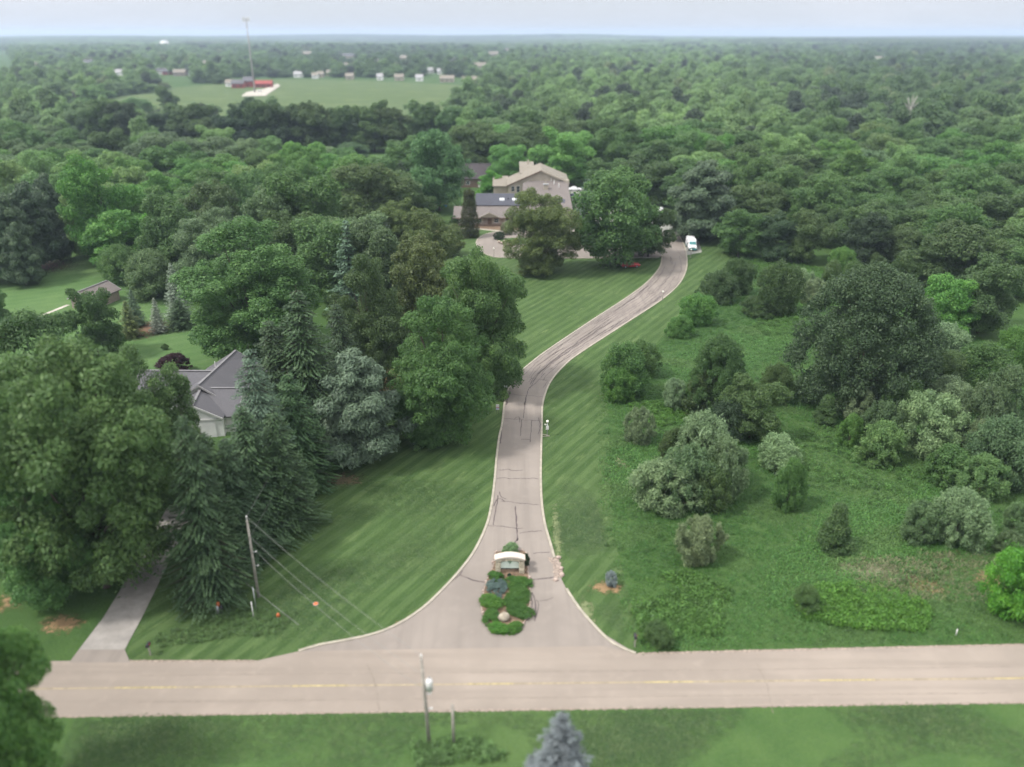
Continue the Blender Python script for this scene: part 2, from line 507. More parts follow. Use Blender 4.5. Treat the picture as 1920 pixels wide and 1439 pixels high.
cr = MB()
def crack(pts, w=.07):
    n = len(pts); o = len(cr.v)
    for i, p in enumerate(pts):
        d = pts[min(i + 1, n - 1)] - pts[max(i - 1, 0)]; d.z = 0
        if d.length < 1e-6: d = Vector((1, 0, 0))
        d.normalize(); s = Vector((-d.y, d.x, 0)) * w * random.uniform(.9, 1.8) / 2
        for q in (p + s, p - s): cr.v.append((q.x, q.y, .036))
    for i in range(n - 1): cr.f.append((o + 2 * i, o + 2 * i + 1, o + 2 * i + 3, o + 2 * i + 2))

def wander(s0, t0, s1, t1, n=14, amp=.02, w=.07):
    pts = []; a = b = 0
    for i in range(n + 1):
        f = i / n
        a += random.gauss(0, amp); b += random.gauss(0, amp * .12); a *= .8; b *= .8
        pts.append(drive_pt(s0 + (s1 - s0) * f + b, min(.97, max(.03, t0 + (t1 - t0) * f + a))))
    crack(pts, w)

def px_crack(pts, w=.08):
    P = smooth_line(px_line(pts), .5)
    crack([p + Vector((random.gauss(0, .03), random.gauss(0, .03), 0)) for p in P], w)

for xa, ya, xb, yb in ((945, 786, 1012, 789), (932, 897, 1009, 898), (934, 881, 980, 883), (954, 740, 1018, 745), (940, 941, 1010, 947), (915, 986, 980, 992), (973, 1000, 1016, 996), (972, 706, 1030, 714)):
    n_ = 7; px_crack([(xa + (xb - xa) * i / n_, ya + (yb - ya) * i / n_ + random.uniform(-1.2, 1.2)) for i in range(n_ + 1)], .07)
px_crack([(966, 950), (968, 975), (969, 995), (971, 1015)], .10); px_crack([(971, 1011), (964, 1019)], .10)
px_crack([(924, 985), (931, 950), (934, 930)]); px_crack([(936, 923), (940, 933), (950, 937)]); px_crack([(926, 950), (934, 935), (946, 941)])
px_crack([(978, 788), (976, 818)]); px_crack([(997, 788), (994, 830)]); px_crack([(977, 824), (995, 825)]); px_crack([(1010, 784), (1013, 800), (1009, 815)]); px_crack([(964, 786), (972, 782), (974, 793)])
px_crack([(848, 1090), (862, 1078), (866, 1070), (858, 1074), (850, 1084)], .08); px_crack([(862, 1078), (885, 1088), (915, 1093)], .10)
px_crack([(985, 1087), (1015, 1086), (1040, 1083)], .10); px_crack([(1000, 1038), (1030, 1036)], .08)
px_crack([(992, 1104), (1000, 1118), (1004, 1135), (1003, 1158)], .10); px_crack([(993, 1108), (998, 1130), (1000, 1150)], .08); px_crack([(1005, 1126), (1010, 1135), (1002, 1165)], .08); px_crack([(1012, 1128), (1025, 1126), (1038, 1121)], .05)
px_crack([(943, 790), (940, 815), (938, 832)], .10); px_crack([(956, 735), (949, 760)], .10); px_crack([(975, 705), (962, 728)], .12)
px_crack([(986, 745), (983, 770), (981, 785)], .07); px_crack([(993, 727), (988, 740), (984, 760)], .09); px_crack([(1022, 700), (1003, 720), (993, 727)], .09); px_crack([(1012, 712), (1026, 715), (1018, 728)], .07)
s0, s1 = s_of(730), s_of(482)
for i in range(62):
    a = random.uniform(s0, s1 - .03); L = random.uniform(.03, .16); t = random.uniform(.08, .92)
    wander(a, t, min(a + L, s1), min(.95, max(.05, t + random.uniform(-.12, .12))), int(8 + L * 90), .018, random.uniform(.05, .085))
for i in range(26):
    a = random.uniform(s0, s1 - .01); t = random.uniform(.08, .8)
    wander(a, t, a + random.uniform(-.006, .006), min(.95, t + random.uniform(.06, .25)), 6, .012, .05)
cr.build('crack_seal', M_crack, drive)
cr = MB()
for x0_, x1_ in ((690, 712), (1420, 1450)):
    P = resample([U(x0_, 1246), U((x0_ + x1_) / 2 + 3, 1285), U(x1_, 1338)], 22); crack([p + Vector((random.gauss(0, .05), 0, 0)) for p in P], .05)
for yy in (1262, 1311): crack([p + Vector((0, random.gauss(0, .03), 0)) for p in resample([U(260, yy + 6), U(1900, yy - 11)], 160)], .035)
cr.v = [(x, y, .0385) for x, y, z in cr.v]
rd = bpy.data.objects['road']; cr.build('crack_seal', plain('fine_crack', (.185, .155, .125), .8, .2, 2), rd)

def kerb(name, pts, z=.0, side=0):
    o = strip(name, pts, .26, 0.0, M_kerb, h=.11); o['kind'] = 'structure'
kerb('kerb', Lc)
i1 = min(range(len(Rc)), key=lambda i: (Rc[i] - U(1052, 1086)).length); i2 = min(range(len(Rc)), key=lambda i: (Rc[i] - U(1038, 1043)).length)
kerb('kerb', Rc[:i1]); kerb('kerb', Rc[i2:])
sheet('gravel_patch', px_line([(1026, 1046), (1045, 1046), (1053, 1062), (1057, 1082), (1040, 1086), (1036, 1060)]), .042, M_gravel, rag=.12)
for i, (x, y) in enumerate(((1047, 1047), (1052, 1068), (1054, 1079), (1042, 1089))):
    r = MB().ball((0, 0, .12), .30, .22, .17, 8, 5)
    r.v = [(a + random.gauss(0, .03), b + random.gauss(0, .03), c + random.gauss(0, .02)) for a, b, c in r.v]
    o = r.build('rubble_rock', M_edge); o.location = U(x, y); o.rotation_euler.z = i
    tag(o, 'small pale rock by the broken kerb, %s of four from the sign end' % ('first', 'second', 'third', 'last')[::-1][i], 'rock', 'rocks at the broken kerb')

# loop court before the large house
court_px = [(1215, 440), (1150, 428), (1060, 426), (960, 433), (925, 436), (903, 443), (893, 455), (899, 469), (918, 480), (950, 484), (1100, 485), (1180, 484), (1238, 482), (1241, 468), (1234, 452)]
sheet('court', smooth_line(px_line(court_px + court_px[:1])), .026, M_drive)
sheet('court_island', smooth_line(px_line([(932, 450), (960, 447), (1060, 447), (1100, 450), (1080, 457), (960, 459), (938, 458), (932, 450)])), .10, M_lawn)
kerb('kerb', smooth_line(px_line([(955, 433), (925, 436), (903, 443), (893, 455), (899, 469), (918, 480), (950, 484), (1100, 485), (1200, 484), (1236, 484)])))
sheet('parking_lot', px_line([(1095, 437), (1250, 440), (1285, 420), (1240, 385), (1100, 335), (1065, 340), (1072, 372), (1085, 400)]), .020, M_lot)
sheet('parking_pad', px_line([(1278, 442), (1309, 448), (1316, 473.5), (1288, 479), (1284, 460)]), .020, M_lot)
strip('path', smooth_line(px_line([(838, 430), (865, 429), (900, 430), (930, 433), (962, 436)])), 1.3, .018, M_kerb)['kind'] = 'structure'
strip('path', smooth_line(px_line([(40, 612), (80, 592), (128, 572)])), .9, .02, M_sand)['kind'] = 'structure'
sheet('pad', px_line([(958, 711), (974, 699), (968, 697), (954, 704), (950, 713)]), .016, M_conc)
sheet('planting_bed', px_line([(885, 424), (975, 424), (975, 432), (935, 432), (885, 427)]), .014, M_soil, rag=.2)
def bare(name, px, py, wx, wy, base, seed, z=.018):
    c = U(px, py); s = ppm(c); rx = wx / s / 2; ry = abs(U(px, py - wy / 2).y - U(px, py + wy / 2).y) / 2
    m, nt, b, o = new_mat(name + '_mix')
    v = coords(nt); f = noise(nt, v, 1.6, 5, .7); f2 = noise(nt, v, 9, 3)
    nt.links.new(mixc(nt, f2, [x * .6 for x in base], [x * 1.25 for x in base]), b.inputs['Base Color']); b.inputs['Roughness'].default_value = .95
    at = N(nt, 'ShaderNodeAttribute'); at.attribute_name = 'edge'
    al = ramp(nt, math_(nt, 'ADD', at.outputs['Fac'], math_(nt, 'MULTIPLY', math_(nt, 'SUBTRACT', f, .5), 2.4)), .25, .75)
    nt.links.new(math_(nt, 'MULTIPLY', al, .85), b.inputs['Alpha'])
    mb = MB(); n = 24; rings = (0, .35, .7, 1.0); ed = []
    mb.v.append((c.x, c.y, z)); ed.append(1.0)
    for r in rings[1:]:
        for k in range(n):
            a = 2 * PI * k / n; mb.v.append((c.x + rx * r * math.cos(a), c.y + ry * r * math.sin(a), z)); ed.append(1 - r)
    for k in range(n): mb.f.append((0, 1 + k, 1 + (k + 1) % n))
    for j in range(2):
        for k in range(n): mb.f.append((1 + j * n + k, 1 + (j + 1) * n + k, 1 + (j + 1) * n + (k + 1) % n, 1 + j * n + (k + 1) % n))
    o = mb.build(name, m); o['kind'] = 'structure'
    o.data.attributes.new('edge', 'FLOAT', 'POINT').data.foreach_set('value', ed)
BR, SO = (.26, .17, .085), (.15, .085, .05)
for args in ((728, 720, 90, 110, BR), (-10, 1132, 150, 50, BR), (115, 1170, 110, 50, BR), (1728, 1098, 120, 60, BR), (1862, 1092, 90, 70, BR), (1138, 1102, 90, 34, BR), (275, 618, 120, 50, SO), (60, 500, 240, 44, (.10, .055, .035)),
             (1640, 1075, 260, 90, (.17, .17, .10)), (830, 440, 90, 40, (.17, .15, .07)), (640, 900, 120, 40, (.11, .09, .045)), (1165, 868, 40, 40, (.2, .2, .11)), (1045, 1000, 24, 160, (.15, .18, .08)), (1100, 1150, 40, 90, (.15, .18, .08)), (760, 1170, 60, 22, BR)):
    bare('bare_soil', *args[:4], args[4], 1)
OLD_BARE = '''
sheet('bare_soil', px_line([(700, 700), (745, 690), (760, 720), (735, 760), (715, 740)]), .014, M_dry, rag=.5)
sheet('bare_soil', px_line([(-60, 1118), (30, 1122), (45, 1140), (10, 1150), (-60, 1145)]), .014, M_dry, rag=.4)
sheet('bare_soil', px_line([(85, 1165), (130, 1155), (148, 1172), (110, 1185)]), .014, M_dry, rag=.4)
sheet('bare_soil', px_line([(1705, 1090), (1735, 1082), (1752, 1100), (1740, 1115), (1712, 1106)]), .014, M_dry, rag=.35)
sheet('bare_soil', px_line([(1842, 1085), (1875, 1070), (1880, 1100), (1850, 1112)]), .014, M_dry, rag=.35)
sheet('bare_soil', px_line([(1112, 1096), (1150, 1090), (1165, 1100), (1145, 1108), (1118, 1106)]), .014, M_dry, rag=.25)
sheet('bare_soil', px_line([(235, 648), (270, 620), (345, 596), (330, 620), (280, 640)]), .014, M_soil, rag=.4)
'''
sheet('gravel_yard', px_line([(452, 182), (462, 174), (495, 168), (520, 158), (526, 162), (505, 176), (498, 181)]), .45, M_sand)
sheet('gravel_yard', px_line([(28, 206), (40, 196), (62, 194), (58, 206)]), .45, M_sand)

# ------------------------------------------------------------------ foliage
def mesh_quads(name, V, var, mat):
    n = len(V)
    me = bpy.data.meshes.new(name)
    me.vertices.add(n * 4); me.vertices.foreach_set('co', np.ascontiguousarray(V, dtype=np.float32).ravel())
    me.loops.add(n * 4); me.loops.foreach_set('vertex_index', np.arange(n * 4, dtype=np.int32))
    me.polygons.add(n); me.polygons.foreach_set('loop_start', np.arange(0, n * 4, 4, dtype=np.int32))
    a = me.attributes.new('var', 'FLOAT', 'FACE'); a.data.foreach_set('value', np.asarray(var, dtype=np.float32))
    me.update(calc_edges=True); me.materials.append(mat)
    return me

def unit(a): return a / np.maximum(1e-9, np.linalg.norm(a, axis=-1, keepdims=True))

def quads(P, Nn, size, elong, rng, direc=None):
    n = len(P)
    r = direc if direc is not None else rng.normal(size=(n, 3))
    T = unit(r - (r * Nn).sum(1, keepdims=True) * Nn); B = np.cross(Nn, T)
    a = (size * elong)[:, None] * T; b = size[:, None] * B
    # a pointed leaf spray: narrow at the stalk and the tip
    return np.stack([P - a, P - .1 * a + .5 * b, P + a, P + .1 * a - .5 * b], 1)

def puffs(rng, n, lobes, leaf, flat=1.0, up=.25, rnd=.6, elong=.75, low_cut=-.45, inner=.10, jit=.13):
    """leaf sprays over the skins of many overlapping clumps; leaves buried inside a neighbour are dropped"""
    C = np.array([l[:3] for l in lobes]); R = np.array([l[3] for l in lobes])
    w = R ** 2; idx = rng.choice(len(R), size=int(n * 2.1), p=w / w.sum())
    d = unit(rng.normal(size=(len(idx), 3)))
    keep = (d[:, 2] > low_cut) | (rng.random(len(idx)) < .35); d, idx = d[keep], idx[keep]
    rad = R[idx] * (1 + jit * rng.normal(size=len(idx)) - inner * rng.random(len(idx)) ** 2 * 3)
    P = C[idx] + d * rad[:, None] * np.array([1, 1, flat])
    bad = np.zeros(len(P), bool)
    for j in range(len(R)):
        q = (P - C[j]) / np.array([1, 1, flat])
        bad |= ((q ** 2).sum(1) < (.72 * R[j]) ** 2) & (idx != j)
    bad &= rng.random(len(P)) < .93
    sel = np.flatnonzero(~bad); rng.shuffle(sel); sel = sel[:n]
    P, d, idx = P[sel], d[sel], idx[sel]
    Nn = unit(d + rnd * rng.normal(size=P.shape) + np.array([0, 0, up]))
    sz = leaf * np.clip(np.exp(rng.normal(-.12, .38, len(P))), .35, 2.0)
    lv = rng.normal(1, .07, len(R))[idx]
    var = np.clip(lv * rng.normal(1, .12, len(P)), .5, 1.6)
    return quads(P, Nn, sz, np.full(len(P), elong), rng), var

def limb_lobes(rng, nl, prof, z0, z1, lr, nm, asp=1.0):
    """a crown of nm main boughs; the clumps sit on the outside of each bough's own billow"""
    out, maj = [], []
    ga = PI * (3 - 5 ** .5)
    for i in range(nm):
        t = (i + .5) / nm * .86 + rng.normal(0, .05); t = min(.9, max(.06, t)); R = rng.uniform(.15, .25) * (1.15 - .3 * t)
        pr = prof(t) * .5; rad = max(0, pr - R * .72) * rng.uniform(.55, 1.12); a = i * ga + rng.normal(0, .5)
        maj.append((rad * math.cos(a), rad * math.sin(a), z0 + (z1 - z0) * t, R))
    maj.append((0, 0, z0 + (z1 - z0) * .52, .26))
    w = np.array([m[3] ** 2 for m in maj]); w /= w.sum()
    for i in range(nl):
        x, y, z, R = maj[rng.choice(len(maj), p=w)]
        d = rng.normal(size=3); d[2] = abs(d[2]) * 1.1 - .35; d /= np.linalg.norm(d)
        r = lr * rng.uniform(.55, 1.15); q = R - r * .35
        out.append((x + d[0] * q, y + d[1] * q, max(r * .5 / asp, z + d[2] * q * .85 / asp), r))
    for m in maj: out.append((m[0], m[1], m[2], m[3] * .72))
    return out

def broad_lobes(rng, nl, prof, z0, z1, lr, ecc=0.0, asp=1.0):
    out = []
    ga = PI * (3 - 5 ** .5)
    for i in range(nl):
        t = min(.99, max(.01, (i + .5) / nl + rng.normal(0, .03))); r = lr * rng.choice([.55, .8, 1.0, 1.35], p=[.25, .3, .3, .15]) * rng.uniform(.85, 1.15)
        pr = prof(t) * .5
        rad = max(0, pr - r * .7) * (rng.uniform(.88, 1.12) if rng.random() < .75 else rng.uniform(.2, .85))
        a = i * ga + rng.normal(0, .35)
        pr2 = 1 + ecc * math.cos(a * 2 + 1)
        out.append((rad * math.cos(a) * pr2, rad * math.sin(a) * pr2, z0 + (z1 - z0) * t - (r * .6 / asp if t > .85 else 0), r))
    return out

def norm(V):
    """one unit wide and one unit tall, foot at the origin"""
    return V

def trunk_mesh(name, rng, h0, top, r, lobes, nlimb=7, mat=None):
    mb = MB()
    mb.tube([(0, 0, -.01), (0, 0, .03), (rng.normal(0, .01), rng.normal(0, .01), h0), (rng.normal(0, .02), rng.normal(0, .02), top)], [r * 1.45, r * 1.05, r * .75, r * .2], 8)
    pick = rng.choice(len(lobes), size=min(nlimb, len(lobes)), replace=False)
    for j in pick:
        x, y, z, q = lobes[j]
        s = h0 * rng.uniform(.8, 1.25); s = min(s, z * .95)
        mb.tube([(0, 0, s), (x * .45, y * .45, s + (z - s) * .55), (x, y, z)], [r * .42, r * .26, r * .08], 5)
    me = bpy.data.meshes.new(name); me.from_pydata(mb.v, [], mb.f); me.update(); me.materials.append(mat or M_bark)
    me.polygons.foreach_set('use_smooth', [True] * len(me.polygons))
    return me

P_round = lambda t: (math.sin(PI * (t * .86 + .10))) ** .55
P_oval = lambda t: (math.sin(PI * (t ** .85 * .88 + .08))) ** .7
P_dome = lambda t: (1 - t ** 2.2) ** .5 * (.72 + .28 * min(1, t * 5))
P_wide = lambda t: (math.sin(PI * (t * .8 + .16))) ** .5
P_egg = lambda t: (math.sin(PI * (t ** .7 * .92 + .05))) ** .8

ASPECT = {'maple': 1.35, 'lindentree': 1.35, 'oak': 1.2, 'ash': 1.15, 'willow': .95, 'shrub': .85, 'thicket': .8, 'column': 2.6, 'cedar': 1.6}   # height over width
PROTO = {}   # kind -> list of (trunk mesh, crown mesh)

def mk_broad(kind, seed, n, nl, prof, z0, lr, leaf, flat=.85, h0=.18, r=.018, up=.5, rnd=.65, elong=.8, ecc=.1, limbs=7, nm=0, jit=.13):
    rng = np.random.default_rng(seed)
    asp = ASPECT[kind]
    L = limb_lobes(rng, nl, prof, z0, .92, lr, nm, asp) if nm else broad_lobes(rng, nl, prof, z0, 1.0, lr, ecc, asp)
    V, var = puffs(rng, n, [(a, b, c * asp, q) for a, b, c, q in L], leaf, flat, up, rnd, elong, jit=jit)
    V = V.copy(); V[:, :, 2] /= asp
    zmax = np.percentile(V[:, :, 2], 99.7); V[:, :, 2] *= 1 / zmax
    w = np.percentile(np.abs(V[:, :, :2]), 99.3) * 2; V[:, :, :2] /= w
    L = [(a / w, b / w, c / zmax, q) for a, b, c, q in L]
    PROTO.setdefault(kind, []).append((trunk_mesh(kind + '_trunk', rng, h0, .8, r, L, limbs), mesh_quads(kind + '_crown', V, var, M_leaf)))

def mk_spruce(kind, seed, n_lev, n_br, leaf, droop=.22, power=.85, wid=.30, mat=None, r=.014, z0=.05, aspect=2.4, dens=26):
    """whorls of drooping boughs carrying rows of needle sprays"""
    rng = np.random.default_rng(seed); Q, D, SZ, DR, VR = [], [], [], [], []
    mb = MB(); mb.tube([(0, 0, -.01), (0, 0, .5), (0, 0, .985)], [r * 1.3, r * .7, r * .1], 7)
    for i in range(n_lev):
        t = (i + rng.uniform(-.3, .3)) / n_lev; t = max(0, t); z = z0 + (.985 - z0) * t
        Lb = .5 * max(.03, (1 - t)) ** power
        nb = max(4, int(n_br * (1 - .55 * t)))
        for k in range(nb):
            a = 2 * PI * (k + rng.uniform(-.3, .3)) / nb + i * 2.1; L = Lb * rng.uniform(.55, 1.18)
            ca, sa = math.cos(a), math.sin(a); dr = droop * rng.uniform(.4, 1.5)
            m = max(5, int(dens * L / .5)); s = np.sort(rng.uniform(.12, 1, m))
            zz = z + (L * (.15 * s - dr * 2 * s ** 2 + dr * 1.0 * s ** 3)) / aspect
            tone = rng.normal(1, .10)
            for side in (-1, 1, 0):
                off = side * (.16 * L * (1.15 - s) + .012)
                x = L * s * ca - off * sa; y = L * s * sa + off * ca
                Q.append(np.stack([x, y, zz - (abs(side) * .012)], 1))
                dx = np.stack([ca - side * .9 * sa + 0 * s, sa + side * .9 * ca + 0 * s, -.35 + .35 * s], 1)
                DR.append(dx + rng.normal(0, .38, dx.shape))
                D.append(unit(np.stack([0 * s + .35 * ca, 0 * s + .35 * sa, 0 * s + 1], 1) + rng.normal(0, .38, (m, 3))))
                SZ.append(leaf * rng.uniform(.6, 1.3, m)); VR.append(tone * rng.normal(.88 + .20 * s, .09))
            if rng.random() < .5:
                mb.tube([(0, 0, z), (L * .5 * ca, L * .5 * sa, z + L * .5 * (.15 - dr) / aspect), (L * .92 * ca, L * .92 * sa, z + L * (.14 - dr * 1.0) / aspect)], [r * .25, r * .16, r * .05], 4)
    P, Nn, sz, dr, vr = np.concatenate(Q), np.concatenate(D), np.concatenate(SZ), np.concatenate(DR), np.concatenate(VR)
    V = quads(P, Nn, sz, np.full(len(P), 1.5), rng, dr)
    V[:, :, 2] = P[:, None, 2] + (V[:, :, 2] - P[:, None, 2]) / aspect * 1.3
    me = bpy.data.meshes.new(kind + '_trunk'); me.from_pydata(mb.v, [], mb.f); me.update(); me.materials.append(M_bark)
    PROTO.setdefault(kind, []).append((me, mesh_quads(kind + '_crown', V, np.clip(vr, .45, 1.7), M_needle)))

def mk_pine(kind, seed, n, leaf, lev=8, r=.018):
    """white pine: tiers of upswept boughs that end in soft flat plumes"""
    rng = np.random.default_rng(seed); L = []
    for i in range(lev):
        t = (i + .35) / lev; z = .10 + .84 * t; R = .5 * (1 - t ** 2.3) ** .6 * (.86 + .22 * math.sin(i * 2.3 + seed))
        nb = int(10 - 5 * t)
        for k in range(nb):
            a = 2 * PI * k / nb + i * 1.3 + rng.normal(0, .2); rr = R * rng.uniform(.72, 1.05)
            for f in (.35, .68, .95):
                q = (.055 + .055 * f) * (1.15 - .45 * t) * rng.uniform(.8, 1.2)
                L.append((max(0, rr * f - q * .5) * math.cos(a + rng.normal(0, .08)), max(0, rr * f - q * .5) * math.sin(a + rng.normal(0, .08)), z + .035 * f ** 2 + rng.normal(0, .022), q))
    L += [(0, 0, .93, .07), (.02, .03, .87, .1)]
    V, var = puffs(rng, n, L, leaf, .62, .8, .5, 1.5, -.4)
    V[:, :, 2] /= np.percentile(V[:, :, 2], 99.8); V[:, :, :2] /= np.percentile(np.abs(V[:, :, :2]), 99.2) * 2
    PROTO.setdefault(kind, []).append((trunk_mesh(kind + '_trunk', rng, .5, .92, r, L, 16), mesh_quads(kind + '_crown', V, var, M_needle)))

# near trees, finely leaved
mk_broad('maple', 1, 130000, 260, P_wide, .10, .066, .0100, nm=17, limbs=16)
mk_broad('maple', 2, 130000, 260, P_round, .10, .068, .0100, nm=16, limbs=16)
mk_broad('lindentree', 3, 120000, 280, P_egg, .06, .062, .0095, nm=18, flat=.8, limbs=12)
mk_broad('lindentree', 4, 120000, 270, P_oval, .06, .064, .0095, nm=16, limbs=12)
# middle distance
for i, (pf, nl, lr) in enumerate(((P_round, 80, .135), (P_dome, 90, .125), (P_oval, 70, .15), (P_wide, 85, .13), (P_egg, 90, .12), (P_round, 60, .165))):
    mk_broad('oak', 20 + i, 40000, nl + 110, pf, .10, lr * .58, .0155, ecc=.12, nm=12 + i)
for i, pf in enumerate((P_dome, P_round, P_dome)):
    mk_broad('ash', 40 + i, 34000, 150, pf, .08, .090, .0155, flat=.7, rnd=.75, ecc=.1, nm=12 + i)
mk_broad('willow', 50, 125000, 340, P_dome, .02, .062, .0088, flat=.95, rnd=.8, jit=.25, ecc=.1)
for i in range(3):
    mk_broad('shrub', 60 + i, 28000, 95, (P_dome, P_round, P_wide)[i], .0, .085, .0150, flat=.95, h0=.1, r=.012, rnd=.85, elong=1.4, limbs=8, ecc=.2, jit=.30)
for i in range(2):
    mk_broad('thicket', 70 + i, 36000, 110, (P_round, P_dome)[i], .0, .095, .0135, flat=.95, h0=.1, r=.012, rnd=.8, elong=1.1, limbs=10, ecc=.28, jit=.26)
mk_broad('column', 80, 26000, 230, lambda t: (1 - t) ** .55 * (.75 + .25 * min(1, t * 6)), .0, .17, .022, flat=.9, h0=.3, r=.02, elong=1.2, ecc=.0)
mk_broad('cedar', 81, 20000, 150, lambda t: (1 - t) ** .8 * (.8 + .2 * min(1, t * 6)), .0, .13, .022, flat=.9, h0=.3, r=.015, up=.6, elong=1.3)
mk_spruce('spruce', 90, 34, 17, .0105, .34, .62, dens=92)
mk_spruce('spruce', 91, 30, 16, .0112, .28, .58, dens=88)
mk_spruce('bluespruce', 92, 28, 15, .0125, .12, .8, dens=70, aspect=2.0)
mk_spruce('fir', 93, 22, 13, .022, .16, .7, dens=28)
mk_pine('pine', 100, 80000, .0105)
mk_pine('pine', 101, 70000, .011, lev=9)
# far trees, coarse
FAR = []
def far_proto(seed, n, nl, pf, lr, leaf, z0=.08, elong=.75):
    rng = np.random.default_rng(seed)
    L = limb_lobes(rng, nl + 20, pf, z0, .92, lr * .8, 8)
    V, var = puffs(rng, n, L, leaf, .85, .8, .5, elong)
    V[:, :, :2] /= np.percentile(np.abs(V[:, :, :2]), 99.3) * 2
    V[:, :, 2] /= np.percentile(V[:, :, 2], 99.7)
    return mesh_quads('far_crown', V, var, M_ileaf)
FARM = [far_proto(110 + i, 5200, 46, pf, lr, .036) for i, (pf, lr) in enumerate(((P_round, .17), (P_dome, .16), (P_oval, .17), (P_egg, .15)))]
def clump_proto(seed):
    rng = np.random.default_rng(seed); L = []
    for i in range(22):
        x, y = rng.uniform(-.5, .5, 2); r = rng.uniform(.07, .16)
        for k in range(4):
            L.append((x + rng.normal(0, r * .4), y + rng.normal(0, r * .4), rng.uniform(.35, .95) - r * .5, r * .75))
    V, var = puffs(rng, 2600, L, .05, 1.3, .8, .5)
    return mesh_quads('far_wood', V, var, M_ileaf)
CLUMPM = [clump_proto(130 + i) for i in range(4)]

TINT = {'d': (.082, .142, .048), 'm': (.096, .184, .056), 'b': (.112, .242, .056), 'o': (.116, .160, .050), 'g': (.118, .192, .084),
        's': (.215, .265, .215), 'p': (.150, .258, .088), 'k': (.050, .090, .042), 'l': (.125, .330, .046), 'w': (.205, .285, .145), 'n': (.094, .154, .092), 'c': (.048, .090, .036)}
TWORD = {'d': 'dark green', 'm': 'green', 'b': 'bright green', 'o': 'olive tinged', 'g': 'grey green', 's': 'silvery blue', 'p': 'pale green', 'k': 'very dark', 'l': 'lime green', 'w': 'greyish', 'n': 'blue green', 'c': 'deep green'}
SPEC = {'maple': ('maple_tree', 'tree'), 'lindentree': ('linden_tree', 'tree'), 'oak': ('oak_tree', 'tree'), 'ash': ('ash_tree', 'tree'), 'willow': ('willow_tree', 'tree'), 'shrub': ('round_shrub', 'shrub'),
        'thicket': ('leafy_bush', 'bush'), 'column': ('arborvitae', 'tree'), 'cedar': ('cedar_tree', 'tree'), 'spruce': ('spruce_tree', 'tree'), 'bluespruce': ('blue_spruce', 'tree'), 'fir': ('fir_tree', 'tree'), 'pine': ('pine_tree', 'tree')}
PLACED = []   # (x, y, radius)
N_KIND = {}

def plant(kind, p, w, h, tint, label, group=None, variant=None, jitter=.14):
    name, cat = SPEC[kind]
    k = N_KIND.get(kind, 0); N_KIND[kind] = k + 1
    tm, cm = PROTO[kind][k % len(PROTO[kind]) if variant is None else variant]
    r = random.Random(int(p.x * 31 + p.y * 17) + k)
    t = thing(name, label, cat, p, r.uniform(0, 6.28), group)
    a = bpy.data.objects.new('trunk', tm); b = bpy.data.objects.new('crown', cm)
    j = r.uniform(1 - jitter, 1 + jitter)
    col = [c * j * r.uniform(.94, 1.06) for c in (TINT[tint] if isinstance(tint, str) else tint)]
    for o in (a, b):
        COL.objects.link(o); o.parent = t; o.scale = (w, w, h); o.color = c4(col)
    PLACED.append((p.x, p.y, w / 2))
    return t

ORD = ['', 'first', 'second', 'third', 'fourth', 'fifth', 'sixth', 'seventh', 'eighth', 'ninth', 'tenth', 'eleventh', 'twelfth', 'thirteenth', 'fourteenth', 'fifteenth', 'sixteenth', 'seventeenth', 'eighteenth', 'nineteenth', 'twentieth']
def ordinal(n):
    if n <= 20: return ORD[n]
    return {2: 'twenty', 3: 'thirty', 4: 'forty', 5: 'fifty'}[n // 10] + ('' if n % 10 == 0 else ' ' + ORD[n % 10])

def where(x, ytop, base):
    """foot and height of a plant: base is the picture row of its foot, or minus its height in metres; x is its middle, half way up"""
    if base > 0:
        Y_ = U(960, base).y; h = max(.4, UY(960, ytop, Y_).z)
    else:
        h = -base; Y_ = U(960, ytop, h).y
    return Vector(((x - 960) / F * (Y_ * CT + (H - h * .5) * ST), Y_, 0)), h

def tree(kind, x, ytop, w, base, tint, label, group=None, variant=None):
    p, h = where(x, ytop, base)
    s = ppm(Vector((p.x, p.y, h * .5)))
    return plant(kind, p, w / s, h, tint, label, group, variant)

def zone(noun, place, group, rows):
    rows = sorted(rows, key=lambda r: r[1])
    for i, (kind, x, ytop, w, base, tint) in enumerate(rows):
        nn = {'spruce': 'spruce', 'bluespruce': 'spruce', 'pine': 'pine', 'fir': 'fir', 'cedar': 'cedar', 'shrub': 'shrub', 'thicket': 'bush', 'column': 'arborvitae'}.get(kind, noun)
        tree(kind, x, ytop, w, base, tint, '%s %s %s, %s from left' % (TWORD[tint], nn, place, ordinal(i + 1)), group)

# --- left foreground
tree('maple', 150, 668, 345, 1100, 'm', 'large leafy green maple overhanging the left side drive', variant=0)
tree('maple', 70, 600, 250, 905, 'd', 'dark maple at left edge behind the large maple by the side drive', variant=1)
tree('maple', 275, 662, 185, 950, 'm', 'smaller maple covering the left end of the grey roofed house', variant=1)
tree('maple', 70, 880, 190, 1125, 'm', 'low maple at left edge under the large maple', variant=1)
tree('maple', -42, 1128, 250, 1520, 'b', 'nearest leafy tree, at the bottom left corner beside the road', variant=1)
tree('maple', -22, 540, 70, 620, 'm', 'small tree cut by left edge above the striped yard', variant=0)
tree('spruce', 372, 762, 182, 1118, 'c', 'tall shaggy spruce between the side drive and the utility pole', variant=0)
tree('spruce', 487, 640, 165, 950, 'n', 'bluish spruce hiding the right end of the grey roofed house', variant=1)
tree('spruce', 572, 530, 205, 845, 'c', 'tallest dark spruce behind the blue green pine, long drooping boughs', variant=0)
tree('spruce', 470, 752, 180, 1010, 'c', 'dark spruce directly behind the utility pole top', variant=1)
tree('spruce', 640, 560, 130, 790, 'k', 'very dark narrow spruce squeezed against the linden trees', variant=1)
